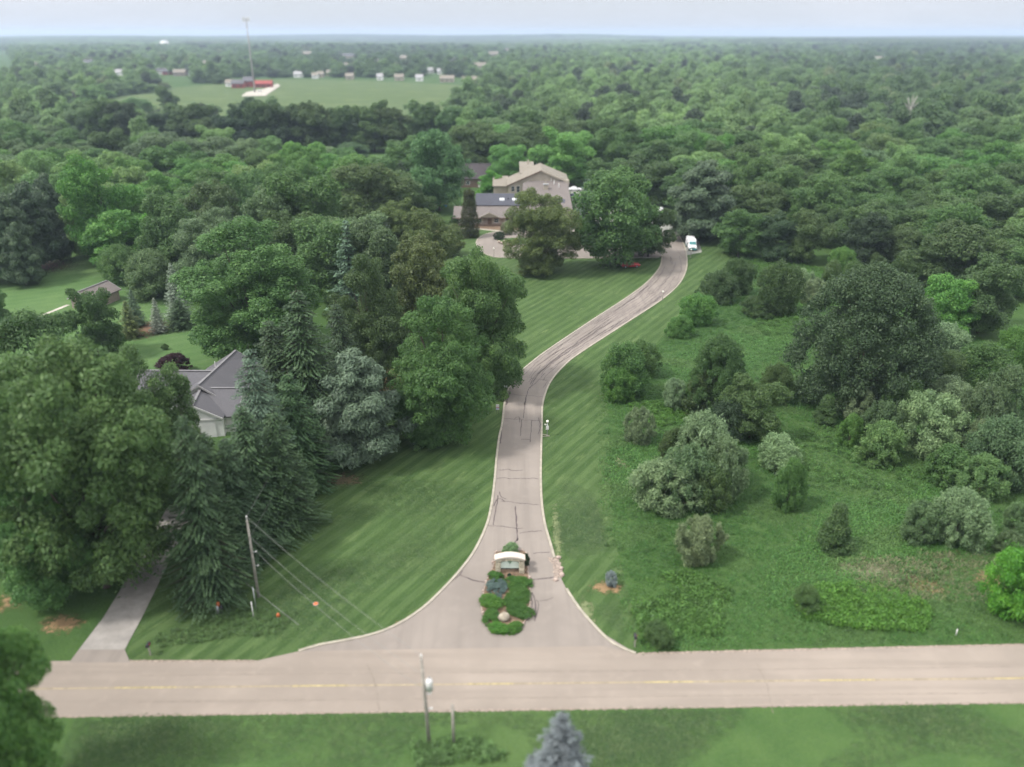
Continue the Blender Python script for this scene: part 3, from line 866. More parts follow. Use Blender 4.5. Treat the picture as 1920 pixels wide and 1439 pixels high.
tree('spruce', 398, 800, 165, 1060, 'c', 'short spruce below the white garage gable', variant=0)
tree('spruce', 552, 690, 165, 915, 'c', 'spruce at the left edge of the lower lawn beside the pine', variant=0)
tree('spruce', 525, 765, 165, 985, 'c', 'spruce overhanging the left rim of the lower lawn', variant=1)
tree('spruce', 520, 590, 165, 850, 'c', 'spruce behind the bluish one, under the tallest spruce', variant=1)
tree('spruce', 438, 812, 150, 1050, 'c', 'spruce wedged between the front spruce and the utility pole', variant=0)
tree('pine', 668, 664, 178, 862, 'n', 'soft blue green pine at the edge of the lower lawn', variant=0)
tree('lindentree', 828, 560, 200, 822, 'm', 'green linden nearest the driveway bend, tall rounded crown', variant=0)
tree('lindentree', 905, 470, 178, 735, 'm', 'green linden touching the upper lawn, behind the nearest linden', variant=1)
tree('lindentree', 795, 690, 120, 830, 'm', 'low rounded linden under the tall one beside the lower lawn', variant=1)
tree('lindentree', 690, 480, 150, 740, 'd', 'dark linden left of the olive trees, above the pine', variant=0)
tree('maple', 462, 420, 240, 668, 'm', 'huge round crowned maple above the left yard', variant=1)
tree('maple', 405, 398, 150, 560, 'g', 'grey green rounded crown just behind the huge round maple', variant=0)

zone('tree', 'in the clump left of the court', 'olive tinged clump left of the court', [
    ('oak', 797, 452, 150, 640, 'o'), ('oak', 795, 395, 115, 530, 'o'), ('oak', 720, 415, 125, 590, 'g'), ('oak', 745, 376, 95, 480, 'o'), ('fir', 655, 402, 95, 590, 'n'), ('oak', 842, 420, 60, 480, 'o')])
zone('tree', 'in the wood left of the house', 'trees of the left wood', [
    ('oak', 575, 325, 160, 510, 'm'), ('oak', 500, 355, 130, 520, 'g'), ('oak', 690, 308, 165, 450, 'd'), ('ash', 520, 290, 95, -15, 'b'), ('ash', 575, 284, 90, -15, 'b'), ('ash', 632, 288, 90, -14, 'b'),
    ('ash', 440, 308, 115, -15, 'b'), ('ash', 385, 318, 110, -15, 'b'), ('ash', 300, 322, 100, -15, 'b'), ('oak', 312, 252, 140, -17, 'g'), ('oak', 402, 236, 85, -16, 'p'), ('oak', 395, 262, 115, -15, 'g'), ('oak', 462, 262, 95, -16, 'g'),
    ('oak', 500, 257, 75, -14, 'p'), ('fir', 352, 372, 55, -10, 'g'), ('fir', 597, 308, 40, -13, 'g'), ('fir', 720, 395, 70, -14, 'k'), ('oak', 620, 375, 130, -15, 'd'), ('oak', 545, 400, 110, -16, 'd')])
zone('tree', 'in the bright clump above the left yard', 'bright trees above the left yard', [
    ('ash', 195, 296, 135, 495, 'b'), ('ash', 232, 392, 140, 505, 'b'), ('ash', 148, 335, 80, 480, 'p'), ('oak', 306, 398, 68, 500, 'l'), ('ash', 300, 350, 120, 480, 'm'), ('thicket', 225, 460, 90, 528, 'm'), ('thicket', 283, 470, 110, 555, 'g')])
zone('pine', 'in the dark stand at far left beside the yard', 'dark pines beside the left yard', [
    ('pine', 20, 368, 85, 525, 'k'), ('pine', 58, 345, 90, 505, 'k'), ('pine', 92, 328, 80, 470, 'k'), ('pine', 102, 395, 55, 490, 'k'), ('pine', -35, 340, 90, 530, 'k'), ('pine', 35, 420, 70, 535, 'k')])
zone('tree', 'in the loose far left wood below the suburb', 'loose wood at far left', [
    ('oak', 12, 222, 52, -13, 'd'), ('oak', 65, 211, 70, -14, 'g'), ('oak', 97, 238, 82, -14, 'd'), ('oak', 25, 262, 70, -13, 'g'), ('oak', 52, 275, 95, -13, 'g'), ('oak', 105, 246, 75, -13, 'g'), ('oak', 140, 275, 85, -13, 'd'), ('ash', 20, 300, 70, -11, 'g'),
    ('oak', 200, 187, 100, 272, 'd'), ('oak', 238, 193, 76, 275, 'k'), ('oak', 165, 205, 66, -16, 'g'), ('oak', 305, 210, 66, 266, 'k'), ('oak', 178, 158, 62, -15, 'p'), ('oak', 312, 162, 42, -16, 'm'), ('ash', 260, 183, 60, -10, 'p'), ('oak', 70, 194, 50, -10, 'p'), ('ash', 130, 205, 60, -9, 'p'), ('oak', 245, 275, 45, -10, 'd'), ('ash', 170, 285, 70, -8, 'p'), ('ash', 210, 265, 60, -9, 'g')])
zone('oak', 'in the row edging the hayfield', 'dark oaks edging the hayfield', [
    ('oak', 365, 194, 87, 276, 'd'), ('oak', 402, 222, 80, 284, 'd'), ('oak', 462, 186, 91, 284, 'k'), ('oak', 488, 190, 84, 284, 'd'), ('oak', 528, 194, 82, 284, 'd'), ('oak', 546, 210, 73, 284, 'k'), ('oak', 582, 192, 69, 284, 'd'), ('oak', 600, 205, 103, 284, 'd'),
    ('oak', 642, 200, 64, 284, 'd'), ('oak', 655, 225, 69, 276, 'k'), ('oak', 700, 190, 87, 284, 'd'), ('oak', 728, 203, 94, 284, 'd'), ('oak', 797, 194, 73, 276, 'd'), ('oak', 432, 215, 67, 284, 'k'), ('oak', 668, 212, 60, -12, 'p'), ('thicket', 600, 275, 60, -5, 'w'), ('thicket', 660, 268, 70, -6, 'g'), ('oak', 755, 262, 60, -10, 'd')])

# --- left yard
tree('oak', 172, 540, 95, 668, 'd', 'dark bushy tree before the mauve roofed shed', variant=1)
tree('bluespruce', 327, 487, 58, 598, 's', 'taller silvery spruce in the left yard', variant=0)
tree('bluespruce', 293, 555, 38, 624, 's', 'shorter silvery spruce on the left yard grass', variant=0)
tree('bluespruce', 250, 538, 42, 612, 'n', 'dull blue spruce behind the two silvery spruces', variant=0)
tree('fir', 240, 560, 52, 632, 'o', 'browning fir beside the two silvery spruces', variant=0)
tree('spruce', 335, 560, 60, 615, 'c', 'dark spruce skirt right of the shorter silvery spruce', variant=1)
tree('shrub', 325, 664, 50, 698, (.045, .018, .024), 'purple leaved shrub against the grey roofed house')
tree('shrub', 309, 645, 13, 656, 'd', 'small dark shrub alone on the left yard grass')

# --- around the large house
tree('lindentree', 1012, 360, 140, 511, 'o', 'olive topped maple on the upper lawn before the large house', variant=1)
tree('oak', 1160, 322, 186, 498, 'm', 'big bright topped tree between the court and the driveway', variant=3)
tree('fir', 1100, 328, 72, 455, 'n', 'dark fir at the right wall of the large house', variant=0)
tree('oak', 1218, 392, 95, 482, 'd', 'dark tree hanging over the driveway opposite the white van', variant=3)
tree('oak', 1190, 380, 60, 478, 'd', 'slim dark tree behind the tree hanging over the driveway', variant=0)
tree('column', 880, 355, 37, 445, (.055, .066, .022), 'narrow olive arborvitae in front of the long low wing')
tree('oak', 822, 244, 122, 395, (.105, .205, .080), 'tall spreading tree left of the large house', variant=4)
tree('fir', 752, 296, 66, -15, 'k', 'nearly black fir left of the tall spreading tree', variant=0)
tree('oak', 872, 200, 115, -19, (.10, .20, .07), 'broad green tree behind the dark roofed house', variant=0)
tree('oak', 938, 235, 82, -16, (.12, .26, .065), 'bright tree between the dark house and the cream gables', variant=2)
tree('ash', 920, 320, 58, 372, 'l', 'lime green tree between the dark house and the cream wing')
tree('oak', 958, 272, 78, 352, (.12, .26, .065), 'leafy tree leaning over the cream chimney block', variant=5)
tree('oak', 1057, 240, 118, 348, (.13, .29, .075), 'bright rounded tree behind the gable of the large house', variant=1)
tree('oak', 990, 206, 80, -17, 'm', 'green tree right behind the top of the cream gables', variant=3)
tree('oak', 1135, 300, 92, -14, 'd', 'dark tree behind the parking lot, left one', variant=0)
tree('oak', 1208, 294, 115, -15, 'd', 'dark domed tree behind the parking lot, right one', variant=1)
tree('shrub', 935, 435, 20, 449, 'k', 'clipped dark shrub at the tip of the court island')
tree('shrub', 950, 416, 22, 440, (.25, .27, .16), 'cream flowering shrub at the house corner behind the olive maple')
tree('shrub', 852, 405, 22, 424, 'd', 'dark shrub at the left corner of the long low wing')

# --- right of the driveway
tree('pine', 1318, 304, 135, 450, (.075, .115, .06), 'tiered grey green pine directly behind the white van', variant=0)
tree('oak', 1388, 392, 90, 482, 'm', 'green tree right of the white van', variant=1)
zone('tree', 'in the right wood, front row', 'front row of the right wood', [
    ('oak', 1425, 348, 115, -13, 'd'), ('oak', 1458, 402, 75, 488, 'k'), ('oak', 1512, 396, 92, 492, 'd'), ('oak', 1548, 388, 74, -10, 'd'), ('oak', 1622, 402, 92, 502, 'k'), ('oak', 1690, 428, 76, 500, 'd'), ('oak', 1768, 418, 135, 545, 'd'), ('oak', 1850, 428, 122, 545, 'd'), ('oak', 1912, 462, 90, 560, 'm'),
    ('thicket', 1580, 464, 46, 512, 'b'), ('thicket', 1640, 474, 42, 512, 'd')])
zone('tree', 'in the right wood, second row', 'second row of the right wood', [
    ('oak', 1362, 268, 120, -16, 'd'), ('oak', 1475, 296, 112, -15, 'd'), ('oak', 1590, 330, 84, -12, 'd'), ('oak', 1672, 314, 104, -14, 'm'), ('oak', 1772, 312, 114, -14, 'd'), ('oak', 1860, 326, 84, -12, 'g'), ('oak', 1905, 348, 90, -13, 'm'), ('oak', 1525, 335, 80, -12, 'o'), ('oak', 1720, 368, 84, -11, 'd'), ('oak', 1830, 385, 74, -9, 'd'), ('oak', 1655, 385, 80, -10, 'd')])
zone('tree', 'in the right wood, third row', 'third row of the right wood', [
    ('oak', 1262, 236, 150, -18, 'b'), ('oak', 1322, 228, 112, -16, 'm'), ('oak', 1410, 246, 100, -15, 'm'), ('oak', 1500, 272, 84, -13, 'd'), ('oak', 1552, 246, 100, -14, 'm'), ('oak', 1632, 282, 112, -14, 'g'), ('oak', 1750, 262, 112, -14, 'm'), ('oak', 1890, 270, 112, -14, 'p'), ('oak', 1820, 285, 80, -12, 'm'), ('oak', 1695, 262, 70, -12, 'p'), ('oak', 1575, 290, 80, -12, 'd')])

# --- the meadow and its edge
tree('willow', 1628, 500, 245, 752, (.082, .135, .062), 'huge spreading willow in the middle of the meadow', variant=0)
tree('oak', 1785, 520, 98, 628, 'b', 'bright tree behind the huge willow', variant=5)
tree('oak', 1850, 486, 135, 625, 'd', 'dark wide tree at right edge beside the bright tree', variant=3)
zone('bush', 'beside the mown strip along the driveway', 'bushes lining the mown strip', [
    ('thicket', 1172, 645, 92, 738, 'm'), ('thicket', 1200, 640, 70, 705, 'm'), ('thicket', 1165, 692, 60, 752, 'b'), ('thicket', 1275, 592, 46, 631, 'b'), ('thicket', 1308, 552, 66, 608, 'b'), ('thicket', 1346, 508, 68, 566, 'd'), ('thicket', 1386, 485, 60, 552, 'd')])
zone('tree', 'in the thicket at the centre of the meadow', 'thicket at the centre of the meadow', [
    ('willow', 1347, 630, 112, 772, 'd'), ('oak', 1412, 712, 118, 822, 'd'), ('thicket', 1456, 683, 62, 752, 'd'), ('thicket', 1318, 698, 70, 775, 'd'), ('shrub', 1267, 712, 54, 762, 'w'), ('thicket', 1375, 740, 90, 815, 'k')])
zone('shrub', 'in the big pale olive mass on the meadow', 'pale olive shrub mass', [
    ('shrub', 1318, 775, 112, 905, 'w'), ('shrub', 1358, 822, 92, 935, 'w'), ('shrub', 1248, 862, 108, 950, 'w'), ('shrub', 1290, 838, 110, 945, 'g'), ('thicket', 1330, 865, 90, 948, 'd'), ('shrub', 1268, 805, 70, 880, 'd')])
tree('shrub', 1198, 766, 56, 828, 'w', 'greyish shrub alone near the lamp post side of the meadow')
tree('shrub', 1463, 818, 82, 875, 'w', 'greyish shrub touching the slim green tree on the meadow')
tree('thicket', 1483, 860, 62, 952, 'm', 'slim upright green bush right of the pale olive mass')
tree('shrub', 1313, 972, 92, 1050, 'w', 'pale olive round shrub alone on open meadow nearest the road')
tree('cedar', 1570, 945, 62, 1028, 'd', 'pointed dark cedar alone on the open meadow')
tree('cedar', 1550, 742, 46, 792, 'd', 'small dark cedar at the foot of the huge willow')
tree('shrub', 1728, 945, 74, 1012, 'g', 'smaller of two round grey shrubs standing together')
tree('shrub', 1802, 920, 94, 1014, 'w', 'larger of two round grey shrubs standing together')
tree('shrub', 1906, 945, 54, 1002, 'g', 'round shrub at right edge above the bare soil')
tree('shrub', 1894, 1000, 54, 1042, 'g', 'low grey shrub just above the lime bush')
tree('thicket', 1925, 1035, 130, 1150, 'l', 'lime green bush cut by the right edge near the road')
tree('shrub', 1783, 838, 88, 902, 'm', 'green shrub left of its paler neighbour on the right meadow')
tree('shrub', 1843, 856, 92, 930, 'p', 'pale green shrub at lower right of a green one')
zone('shrub', 'in the grey green thicket below the willow', 'grey thicket right of the meadow', [
    ('shrub', 1612, 728, 62, 788, 'w'), ('shrub', 1655, 755, 74, 835, 'g'), ('shrub', 1653, 792, 82, 866, 'p'), ('thicket', 1596, 778, 48, 832, 'b'), ('shrub', 1748, 738, 118, 848, 'w'), ('shrub', 1775, 708, 92, 775, 'w'), ('shrub', 1835, 722, 94, 840, 'g'), ('shrub', 1890, 688, 84, 785, 'g'), ('shrub', 1880, 785, 110, 905, 'g'), ('shrub', 1845, 790, 70, 870, 'w'), ('thicket', 1690, 705, 70, 790, 'm'), ('shrub', 1915, 830, 70, 915, 'g')])
zone('shrub', 'in the mixed brush right of the huge willow', 'mixed brush right of the willow', [
    ('shrub', 1768, 608, 96, 680, 'w'), ('thicket', 1842, 645, 112, 735, 'm'), ('thicket', 1905, 615, 84, 700, 'b'), ('thicket', 1770, 660, 90, 735, 'd'), ('thicket', 1720, 660, 80, 740, 'd')])
zone('bush', 'at the upper end of the meadow', 'brush at the upper end of the meadow', [
    ('thicket', 1462, 492, 82, 590, 'd'), ('shrub', 1500, 505, 60, 545, 'w'), ('shrub', 1527, 524, 50, 570, 'w'), ('thicket', 1560, 488, 48, 552, 'd'), ('thicket', 1420, 556, 60, 592, 'd'), ('thicket', 1600, 490, 44, 540, 'm'), ('thicket', 1700, 480, 60, 545, 'd'), ('thicket', 1660, 500, 60, 560, 'm')])
tree('shrub', 1146, 1072, 27, 1098, (.26, .31, .32), 'tiny silver blue spruce alone on the right lawn near the road', variant=1)
tree('bluespruce', 1050, 1325, 235, 1560, (.135, .172, .165), 'grey blue spruce tip at the bottom edge before the road', variant=0)
tree('thicket', 1515, 1100, 55, 1140, 'm', 'low dark bush beside the lime green weed patch')
tree('thicket', 1235, 1175, 60, 1205, 'd', 'low dark bush close to the road edge right of the driveway')

# ------------------------------------------------------------------ buildings
def local(o):
    L = Vector(o.location)
    return lambda p: (p[0] - L.x, p[1] - L.y, p[2] - L.z)

def gable(root, a, b, zr, ze, hw, wmat, rmat, over=.4, thick=.16, zb=0.0, trim=None, roof_name='roof', walls=True):
    """a block with a ridge from a to b (ground points), as parts of root: walls and one roof of two thick slopes"""
    a, b = Vector((a[0], a[1], 0)), Vector((b[0], b[1], 0)); d = (b - a).normalized(); s = Vector((d.y, -d.x, 0))
    lo = Vector(root.location); ar, br = a - lo, b - lo
    ar.z = br.z = 0
    up = lambda p, z: Vector((p.x, p.y, z))
    if walls:
        w = MB(); A = [up(ar - s * hw, zb), up(ar + s * hw, zb), up(ar + s * hw, ze), up(ar, zr), up(ar - s * hw, ze)]
        B = [p + (br - ar) for p in A]
        w.add(A + B, [(0, 1, 2, 3, 4), (9, 8, 7, 6, 5), (1, 6, 7, 2), (0, 4, 9, 5)])
        w.build('wall', wmat, root)
    sl = (zr - ze) / hw
    r = MB(); a2, b2 = ar - d * over, br + d * over
    for sg in (-1, 1):
        e = s * sg * (hw + over); dz = sl * over
        P = [up(a2, zr + .10), up(b2, zr + .10), up(b2 + e, ze - dz + .10), up(a2 + e, ze - dz + .10)]
        r.slab(P if sg > 0 else P[::-1], thick)
    ro = r.build(roof_name, rmat, root)
    sgn = d.cross(Vector((0, 0, 1)))
    rc = MB(); rc.slab([up(a2 - s * .17, zr + .12), up(b2 - s * .17, zr + .12), up(b2 + s * .17, zr + .12), up(a2 + s * .17, zr + .12)], .06); rc.v = [(x, y, z + .05) for x, y, z in rc.v]
    rc.build('ridge_cap', plain('ridge_shingle', (.165, .16, .165), .85), ro)
    if trim:
        t = MB()
        for q, dirn in ((a2, -1), (b2, 1)):
            for sg in (-1, 1):
                e = s * sg * (hw + over); dz = sl * over
                n = d * dirn * .03
                P0, P1 = up(q + n, zr + .12), up(q + e + n, ze - dz + .12)
                t.add([P0, P1, P1 - Vector((0, 0, .3)), P0 - Vector((0, 0, .3)), P0 + n * 2, P1 + n * 2, P1 + n * 2 - Vector((0, 0, .3)), P0 + n * 2 - Vector((0, 0, .3))],
                      [(0, 1, 2, 3), (7, 6, 5, 4), (0, 4, 5, 1), (3, 2, 6, 7), (0, 3, 7, 4), (1, 5, 6, 2)])
        t.build('rake_trim', trim, ro)
    return ro

def window(root, x, y, z, w, h, shutters=None, name='window', grid=1):
    """a framed window on a wall that faces south; x,y,z = middle of the sill in the house's own metres"""
    f = MB(); t = .09
    f.box(x - w / 2 - t, x - w / 2, y - .07, y - .003, z - t, z + h + t).box(x + w / 2, x + w / 2 + t, y - .07, y - .003, z - t, z + h + t)
    f.box(x - w / 2, x + w / 2, y - .07, y - .003, z - t, z).box(x - w / 2, x + w / 2, y - .07, y - .003, z + h, z + h + t)
    f.box(x - w / 2, x + w / 2, y - .055, y - .004, z + h * .5 - .03, z + h * .5 + .03)
    o = f.build(name, M_white, root)
    MB().box(x - w / 2, x + w / 2, y - .03, y - .005, z, z + h).build('pane', M_glass, o)
    if shutters:
        for sx in (-1, 1):
            c = x + sx * (w / 2 + t + .25)
            MB().box(c - .24, c + .24, y - .05, y - .003, z - .05, z + h + .05).build('shutter', shutters, o)
    return o

# the large house
yf = 225.0
big = thing('large_house', 'large taupe house with long low wing, dark upper roof and cream gables', 'house', (0, yf, 0))
x0, x1 = -15.7, 17.0
w = MB(); w.box(x0, x1, 0, 13.6, -.3, 2.62); w.build('wall', M_taupe, big)
MB().box(x0 - .02, x1 + .02, -.03, -.002, -.3, .45).build('brick_base', plain('brick_base', (.22, .15, .115), .9, .2, 6), big)
r = MB(); r.slab([(x0 - .9, -.8, 2.45), (x1, -.8, 2.45), (x1, 5.3, 4.55), (x0 - .9, 5.3, 4.55)], .2)
fr = r.build('front_roof', M_mauve, big)
MB().box(x0 - .9, x1, -.87, -.805, 2.22, 2.46).build('gutter', M_btrim, fr)
r = MB(); r.slab([(-10.6, 5.15, 4.85), (4.2, 5.15, 4.85), (4.2, 12.4, 6.9), (-10.6, 12.4, 6.9)], .2)
r.slab([(-10.6, 12.45, 6.88), (4.2, 12.45, 6.88), (4.2, 15.5, 5.6), (-10.6, 15.5, 5.6)], .2)
ur = r.build('upper_roof', M_slate, big)
w = MB(); w.prism([(5.3, 4.4), (13.5, 2.4), (13.5, 6.2), (12.4, 6.6), (5.3, 4.62)], -10.3, 4.0); w.build('wall', M_cream, big)
MB().prism([(5.3, 4.3), (5.3, 2.62), (13.3, 2.62)], x0, -10.4).build('wall', M_taupe, big)
def up_z(y): return 4.85 + (y - 5.15) * (2.05 / 7.25)
for sx in (-2.9, .8):
    k = MB(); z = up_z(8.2); k.add([(sx - .7, 7.6, up_z(7.6) + .02), (sx + .7, 7.6, up_z(7.6) + .02), (sx + .7, 8.9, up_z(8.9) + .02), (sx - .7, 8.9, up_z(8.9) + .02),
              (sx - .7, 7.6, up_z(7.6) + .30), (sx + .7, 7.6, up_z(7.6) + .30), (sx + .7, 8.9, up_z(8.9) + .30), (sx - .7, 8.9, up_z(8.9) + .30)],
             [(0, 1, 5, 4), (1, 2, 6, 5), (2, 3, 7, 6), (3, 0, 4, 7), (4, 5, 6, 7)])
    s = k.build('skylight', M_skyl, ur)
    MB().box(sx - .75, sx + .75, 8.93, 9.25, up_z(9) - .05, up_z(9) + .42).build('curb', M_dsteel, s)
v = MB(); v.tube([(-1.1, 8.7, up_z(8.7) - .05), (-1.1, 8.7, up_z(8.7) + .45)], .14, 8); v.build('roof_vent', M_dsteel, ur)
# entrance gable on the front roof
g = MB(); gx = -6.3
g.slab([(gx, -1.25, 4.05), (gx - 2.75, -1.25, 2.75), (gx - 2.75, 1.1, 2.75), (gx, 4.2, 4.05)][::-1], .14); g.slab([(gx, -1.25, 4.05), (gx + 2.75, -1.25, 2.75), (gx + 2.75, 1.1, 2.75), (gx, 4.2, 4.05)], .14)
pg = g.build('entrance_roof', M_mauve, big)
MB().prism([(gx - 2.2, 2.62), (gx + 2.2, 2.62), (gx, 3.75)], -.98, -.7, 'y').build('pediment', M_cream, pg)
g = MB()
for sg in (-1, 1):
    g.add([(gx, -1.30, 4.06), (gx + sg * 2.75, -1.30, 2.76), (gx + sg * 2.75, -1.30, 2.5), (gx, -1.30, 3.8), (gx, -1.26, 4.06), (gx + sg * 2.75, -1.26, 2.76), (gx + sg * 2.75, -1.26, 2.5), (gx, -1.26, 3.8)],
          [(0, 1, 2, 3), (7, 6, 5, 4), (0, 4, 5, 1), (3, 2, 6, 7), (1, 5, 6, 2)])
g.build('rake_trim', M_cream, pg)
MB().box(gx - .55, gx + .55, -.045, -.003, .45, 2.35).build('door', M_btrim, big)
for wx in (-14.2, -9.2, -5.0 + .6, -1.2, 3.5, 8.0, 12.5): window(big, wx, 0, 1.0, 1.15, 1.15, M_cream)
# hall with a broad roof plane that rises to a gable
def pl(y): return 3.0 + (y - 231) * .248
Y = lambda y: y - yf
hall = MB(); rp = [(2.7, 228.5), (17.6, 228.5), (17.2, 249.7), (10.4, 257.2), (3.3, 249.7)]
hall.slab([(x, Y(y), pl(y)) for x, y in rp], .2); hr = hall.build('hall_roof', M_mauve, big)
w = MB()
w.add([(3.0, Y(229), 0), (3.0, Y(249.6), 0), (3.4, Y(249.6), pl(249.6) - .22), (3.0, Y(229), pl(229) - .22)], [(0, 1, 2, 3)])
w.add([(17.2, Y(229), 0), (16.9, Y(249.6), 0), (16.9, Y(249.6), pl(249.6) - .22), (17.2, Y(229), pl(229) - .22)], [(3, 2, 1, 0)])
w.add([(3.0, Y(229), 0), (17.2, Y(229), 0), (17.2, Y(229), pl(229) - .22), (3.0, Y(229), pl(229) - .22)], [(0, 1, 2, 3)])
w.build('wall', M_cream, big)
c = MB().box(9.55, 10.9, Y(245.0), Y(246.2), pl(245) - .3, pl(246) + 1.3); c = c.build('chimney', M_cream, hr)
MB().box(9.4, 11.05, Y(244.85), Y(246.35), pl(246) + 1.3, pl(246) + 1.48).build('chimney_cap', M_steel, c)
MB().slab([(10.15, Y(246.3), pl(246.3) + .09), (10.6, Y(246.3), pl(246.3) + .09), (10.5, Y(256.6), pl(256.6) + .09), (10.25, Y(256.6), pl(256.6) + .09)], .07).build('ridge_cap', M_creamroof, hr)
for vx, vy, vh in ((12.1, 251.5, .9), (12.9, 249.2, 1.2), (14.3, 247.0, 1.2)):
    v = MB(); v.tube([(vx, Y(vy), pl(vy) - .1), (vx, Y(vy), pl(vy) + vh)], .16, 8); v.build('roof_vent', M_white, hr)
MB().add([(13.2, Y(237), pl(237) + .05), (15.4, Y(236), pl(236) + .05), (15.8, Y(238.4), pl(238.4) + .05), (13.8, Y(239.6), pl(239.6) + .05), (13.2, Y(237), pl(237) - .1), (15.4, Y(236), pl(236) - .1), (15.8, Y(238.4), pl(238.4) - .1), (13.8, Y(239.6), pl(239.6) - .1)],
         [(0, 1, 2, 3), (0, 4, 5, 1), (1, 5, 6, 2), (2, 6, 7, 3), (3, 7, 4, 0)]).build('solar_panel', M_slate, hr)
# cream gable wing behind the hall
gy = 251.6
w = MB(); prof = [(-1.15, 0), (17.3, 0), (17.3, 7.75), (9.1, 11.1), (-1.15, 6.8)]
w.add([(a, Y(gy), b) for a, b in prof] + [(a, Y(gy + 14), b) for a, b in prof], [(0, 1, 2, 3, 4), (9, 8, 7, 6, 5), (0, 4, 9, 5), (1, 6, 7, 2)])
w.build('wall', M_cream, big)
r = MB(); r.slab([(-1.6, Y(gy - .5), 6.75), (-1.6, Y(gy + 15), 6.75), (9.1, Y(gy + 15), 11.35), (9.1, Y(gy - .5), 11.35)][::-1], .2)
r.slab([(9.1, Y(gy - .5), 11.35), (9.1, Y(gy + 15), 11.35), (17.7, Y(gy + 15), 7.8), (17.7, Y(gy - .5), 7.8)][::-1], .2)
gr = r.build('gable_roof', M_creamroof, big)
t = MB(); t.slab([(-1.65, Y(gy - .58), 6.80), (-1.65, Y(gy - .51), 6.80), (9.1, Y(gy - .51), 11.41), (9.1, Y(gy - .58), 11.41)][::-1], .32); t.build('rake_trim', M_btrim, gr)
t = MB(); t.slab([(9.1, Y(gy - .62), 11.43), (9.1, Y(gy - .51), 11.43), (17.75, Y(gy - .51), 7.84), (17.75, Y(gy - .62), 7.84)][::-1], .5); t.build('rake_trim', M_cream, gr)
MB().box(16.6, 17.5, Y(249.8), Y(250.9), 4, 8.6).build('pier', M_cream, big)
window(big, .3, Y(gy), 4.9, .9, 1.5); window(big, 1.9, Y(gy), 4.6, .9, 1.9)
w = MB(); w.prism([(Y(262), 5), (Y(262), 8.9), (Y(266.5), 10.3), (Y(276), 10.3), (Y(276), 5)], 2.7, 6.9); w.build('tower_block', M_cream, big)
r = MB(); r.slab([(2.4, Y(261.6), 8.85), (7.2, Y(261.6), 8.85), (7.2, Y(266.6), 10.45), (2.4, Y(266.6), 10.45)], .15); r.slab([(2.4, Y(266.63), 10.44), (7.2, Y(266.63), 10.44), (7.2, Y(276.3), 10.4), (2.4, Y(276.3), 10.4)], .15)
r.build('tower_roof', M_creamroof, big)
MB().box(5.0, 5.6, Y(270), Y(270.6), 10.35, 11.7).build('chimney', M_cream, big)
r = MB(); r.slab([(-6.2, Y(258), 5.4), (-1.2, Y(258), 5.4), (-1.2, Y(266), 7.3), (-6.2, Y(266), 7.3)], .2); r.build('lean_to_roof', M_creamroof, big)
MB().box(-5.9, -1.3, Y(258.5), Y(266), 0, 5.2).build('wall', M_cream, big)

# dark roofed house behind, left of the cream gables
p = U(886, 352); q = U(918, 350)
dh = thing('dark_house', 'brown house with dark roof half hidden left of the cream gables', 'house', (p.x, p.y, 0))
gable(dh, (p.x - 4, p.y + 4), (p.x + 7.5, p.y + 4), 7.6, 3.4, 4.2, M_btrim, M_darkroof, trim=M_white)
MB().box(2.0, 3.0, -.25, -.21, .1, 2.3).build('door', M_white, dh)
window(dh, -1.6, -.2, 1.1, 1.2, 1.2); window(dh, 5.0, -.2, 1.1, 1.2, 1.2)

# grey roofed house on the left
ga, gb = U(361, 761, 4.8), U(377, 729, 4.8)
dd = (gb - ga).normalized()
gh = thing('grey_house', 'grey roofed house with white garage gable among the left trees', 'house', (ga.x, ga.y, 0))
gable(gh, ga, ga + dd * 9, 4.8, 2.75, 3.5, M_gable, M_grey, .16, trim=M_white, roof_name='garage_roof')
b0, b1 = U(268, 696, 5.4), U(393, 697, 5.4)
gable(gh, b0, b1, 5.4, 2.7, 4.8, M_gable, M_grey, .4, trim=M_ltrim)
c1 = U(440, 660, 5.6); c0 = U(388, 708, 5.6)
gable(gh, c0 - (c1 - c0) * .25, c1, 5.6, 2.7, 4.6, M_gable, M_grey, .4, trim=M_ltrim)
e0, e1 = U(377, 729, 4.75), U(452, 729, 4.75)
gable(gh, e0, e1, 4.75, 2.65, 3.9, M_gable, M_grey, .4, trim=M_ltrim)
n_ = Vector((dd.y, -dd.x, 0)); lo = Vector((ga.x, ga.y, 0))
q = MB(); L0 = Vector((0, 0, 0)) - dd * .05
for s0_, s1_, z0_, z1_ in ((-3.6, 3.6, 2.5, 2.72),):
    P = [L0 + n_ * s0_, L0 + n_ * s1_]
    q.add([(P[0].x, P[0].y, z0_), (P[1].x, P[1].y, z0_), (P[1].x, P[1].y, z1_), (P[0].x, P[0].y, z1_), (P[0].x - dd.x * .08, P[0].y - dd.y * .08, z0_), (P[1].x - dd.x * .08, P[1].y - dd.y * .08, z0_), (P[1].x - dd.x * .08, P[1].y - dd.y * .08, z1_), (P[0].x - dd.x * .08, P[0].y - dd.y * .08, z1_)],
          [(4, 5, 6, 7), (7, 6, 2, 3), (0, 1, 5, 4), (1, 2, 6, 5), (0, 4, 7, 3)])
q.build('fascia', M_white, gh)
q = MB(); P = [L0 + n_ * -2.5, L0 + n_ * 2.5]; o_ = dd * -.03
q.add([(P[0].x + o_.x, P[0].y + o_.y, 0), (P[1].x + o_.x, P[1].y + o_.y, 0), (P[1].x + o_.x, P[1].y + o_.y, 2.3), (P[0].x + o_.x, P[0].y + o_.y, 2.3)], [(0, 1, 2, 3)])
q.build('garage_door', M_gable, gh)
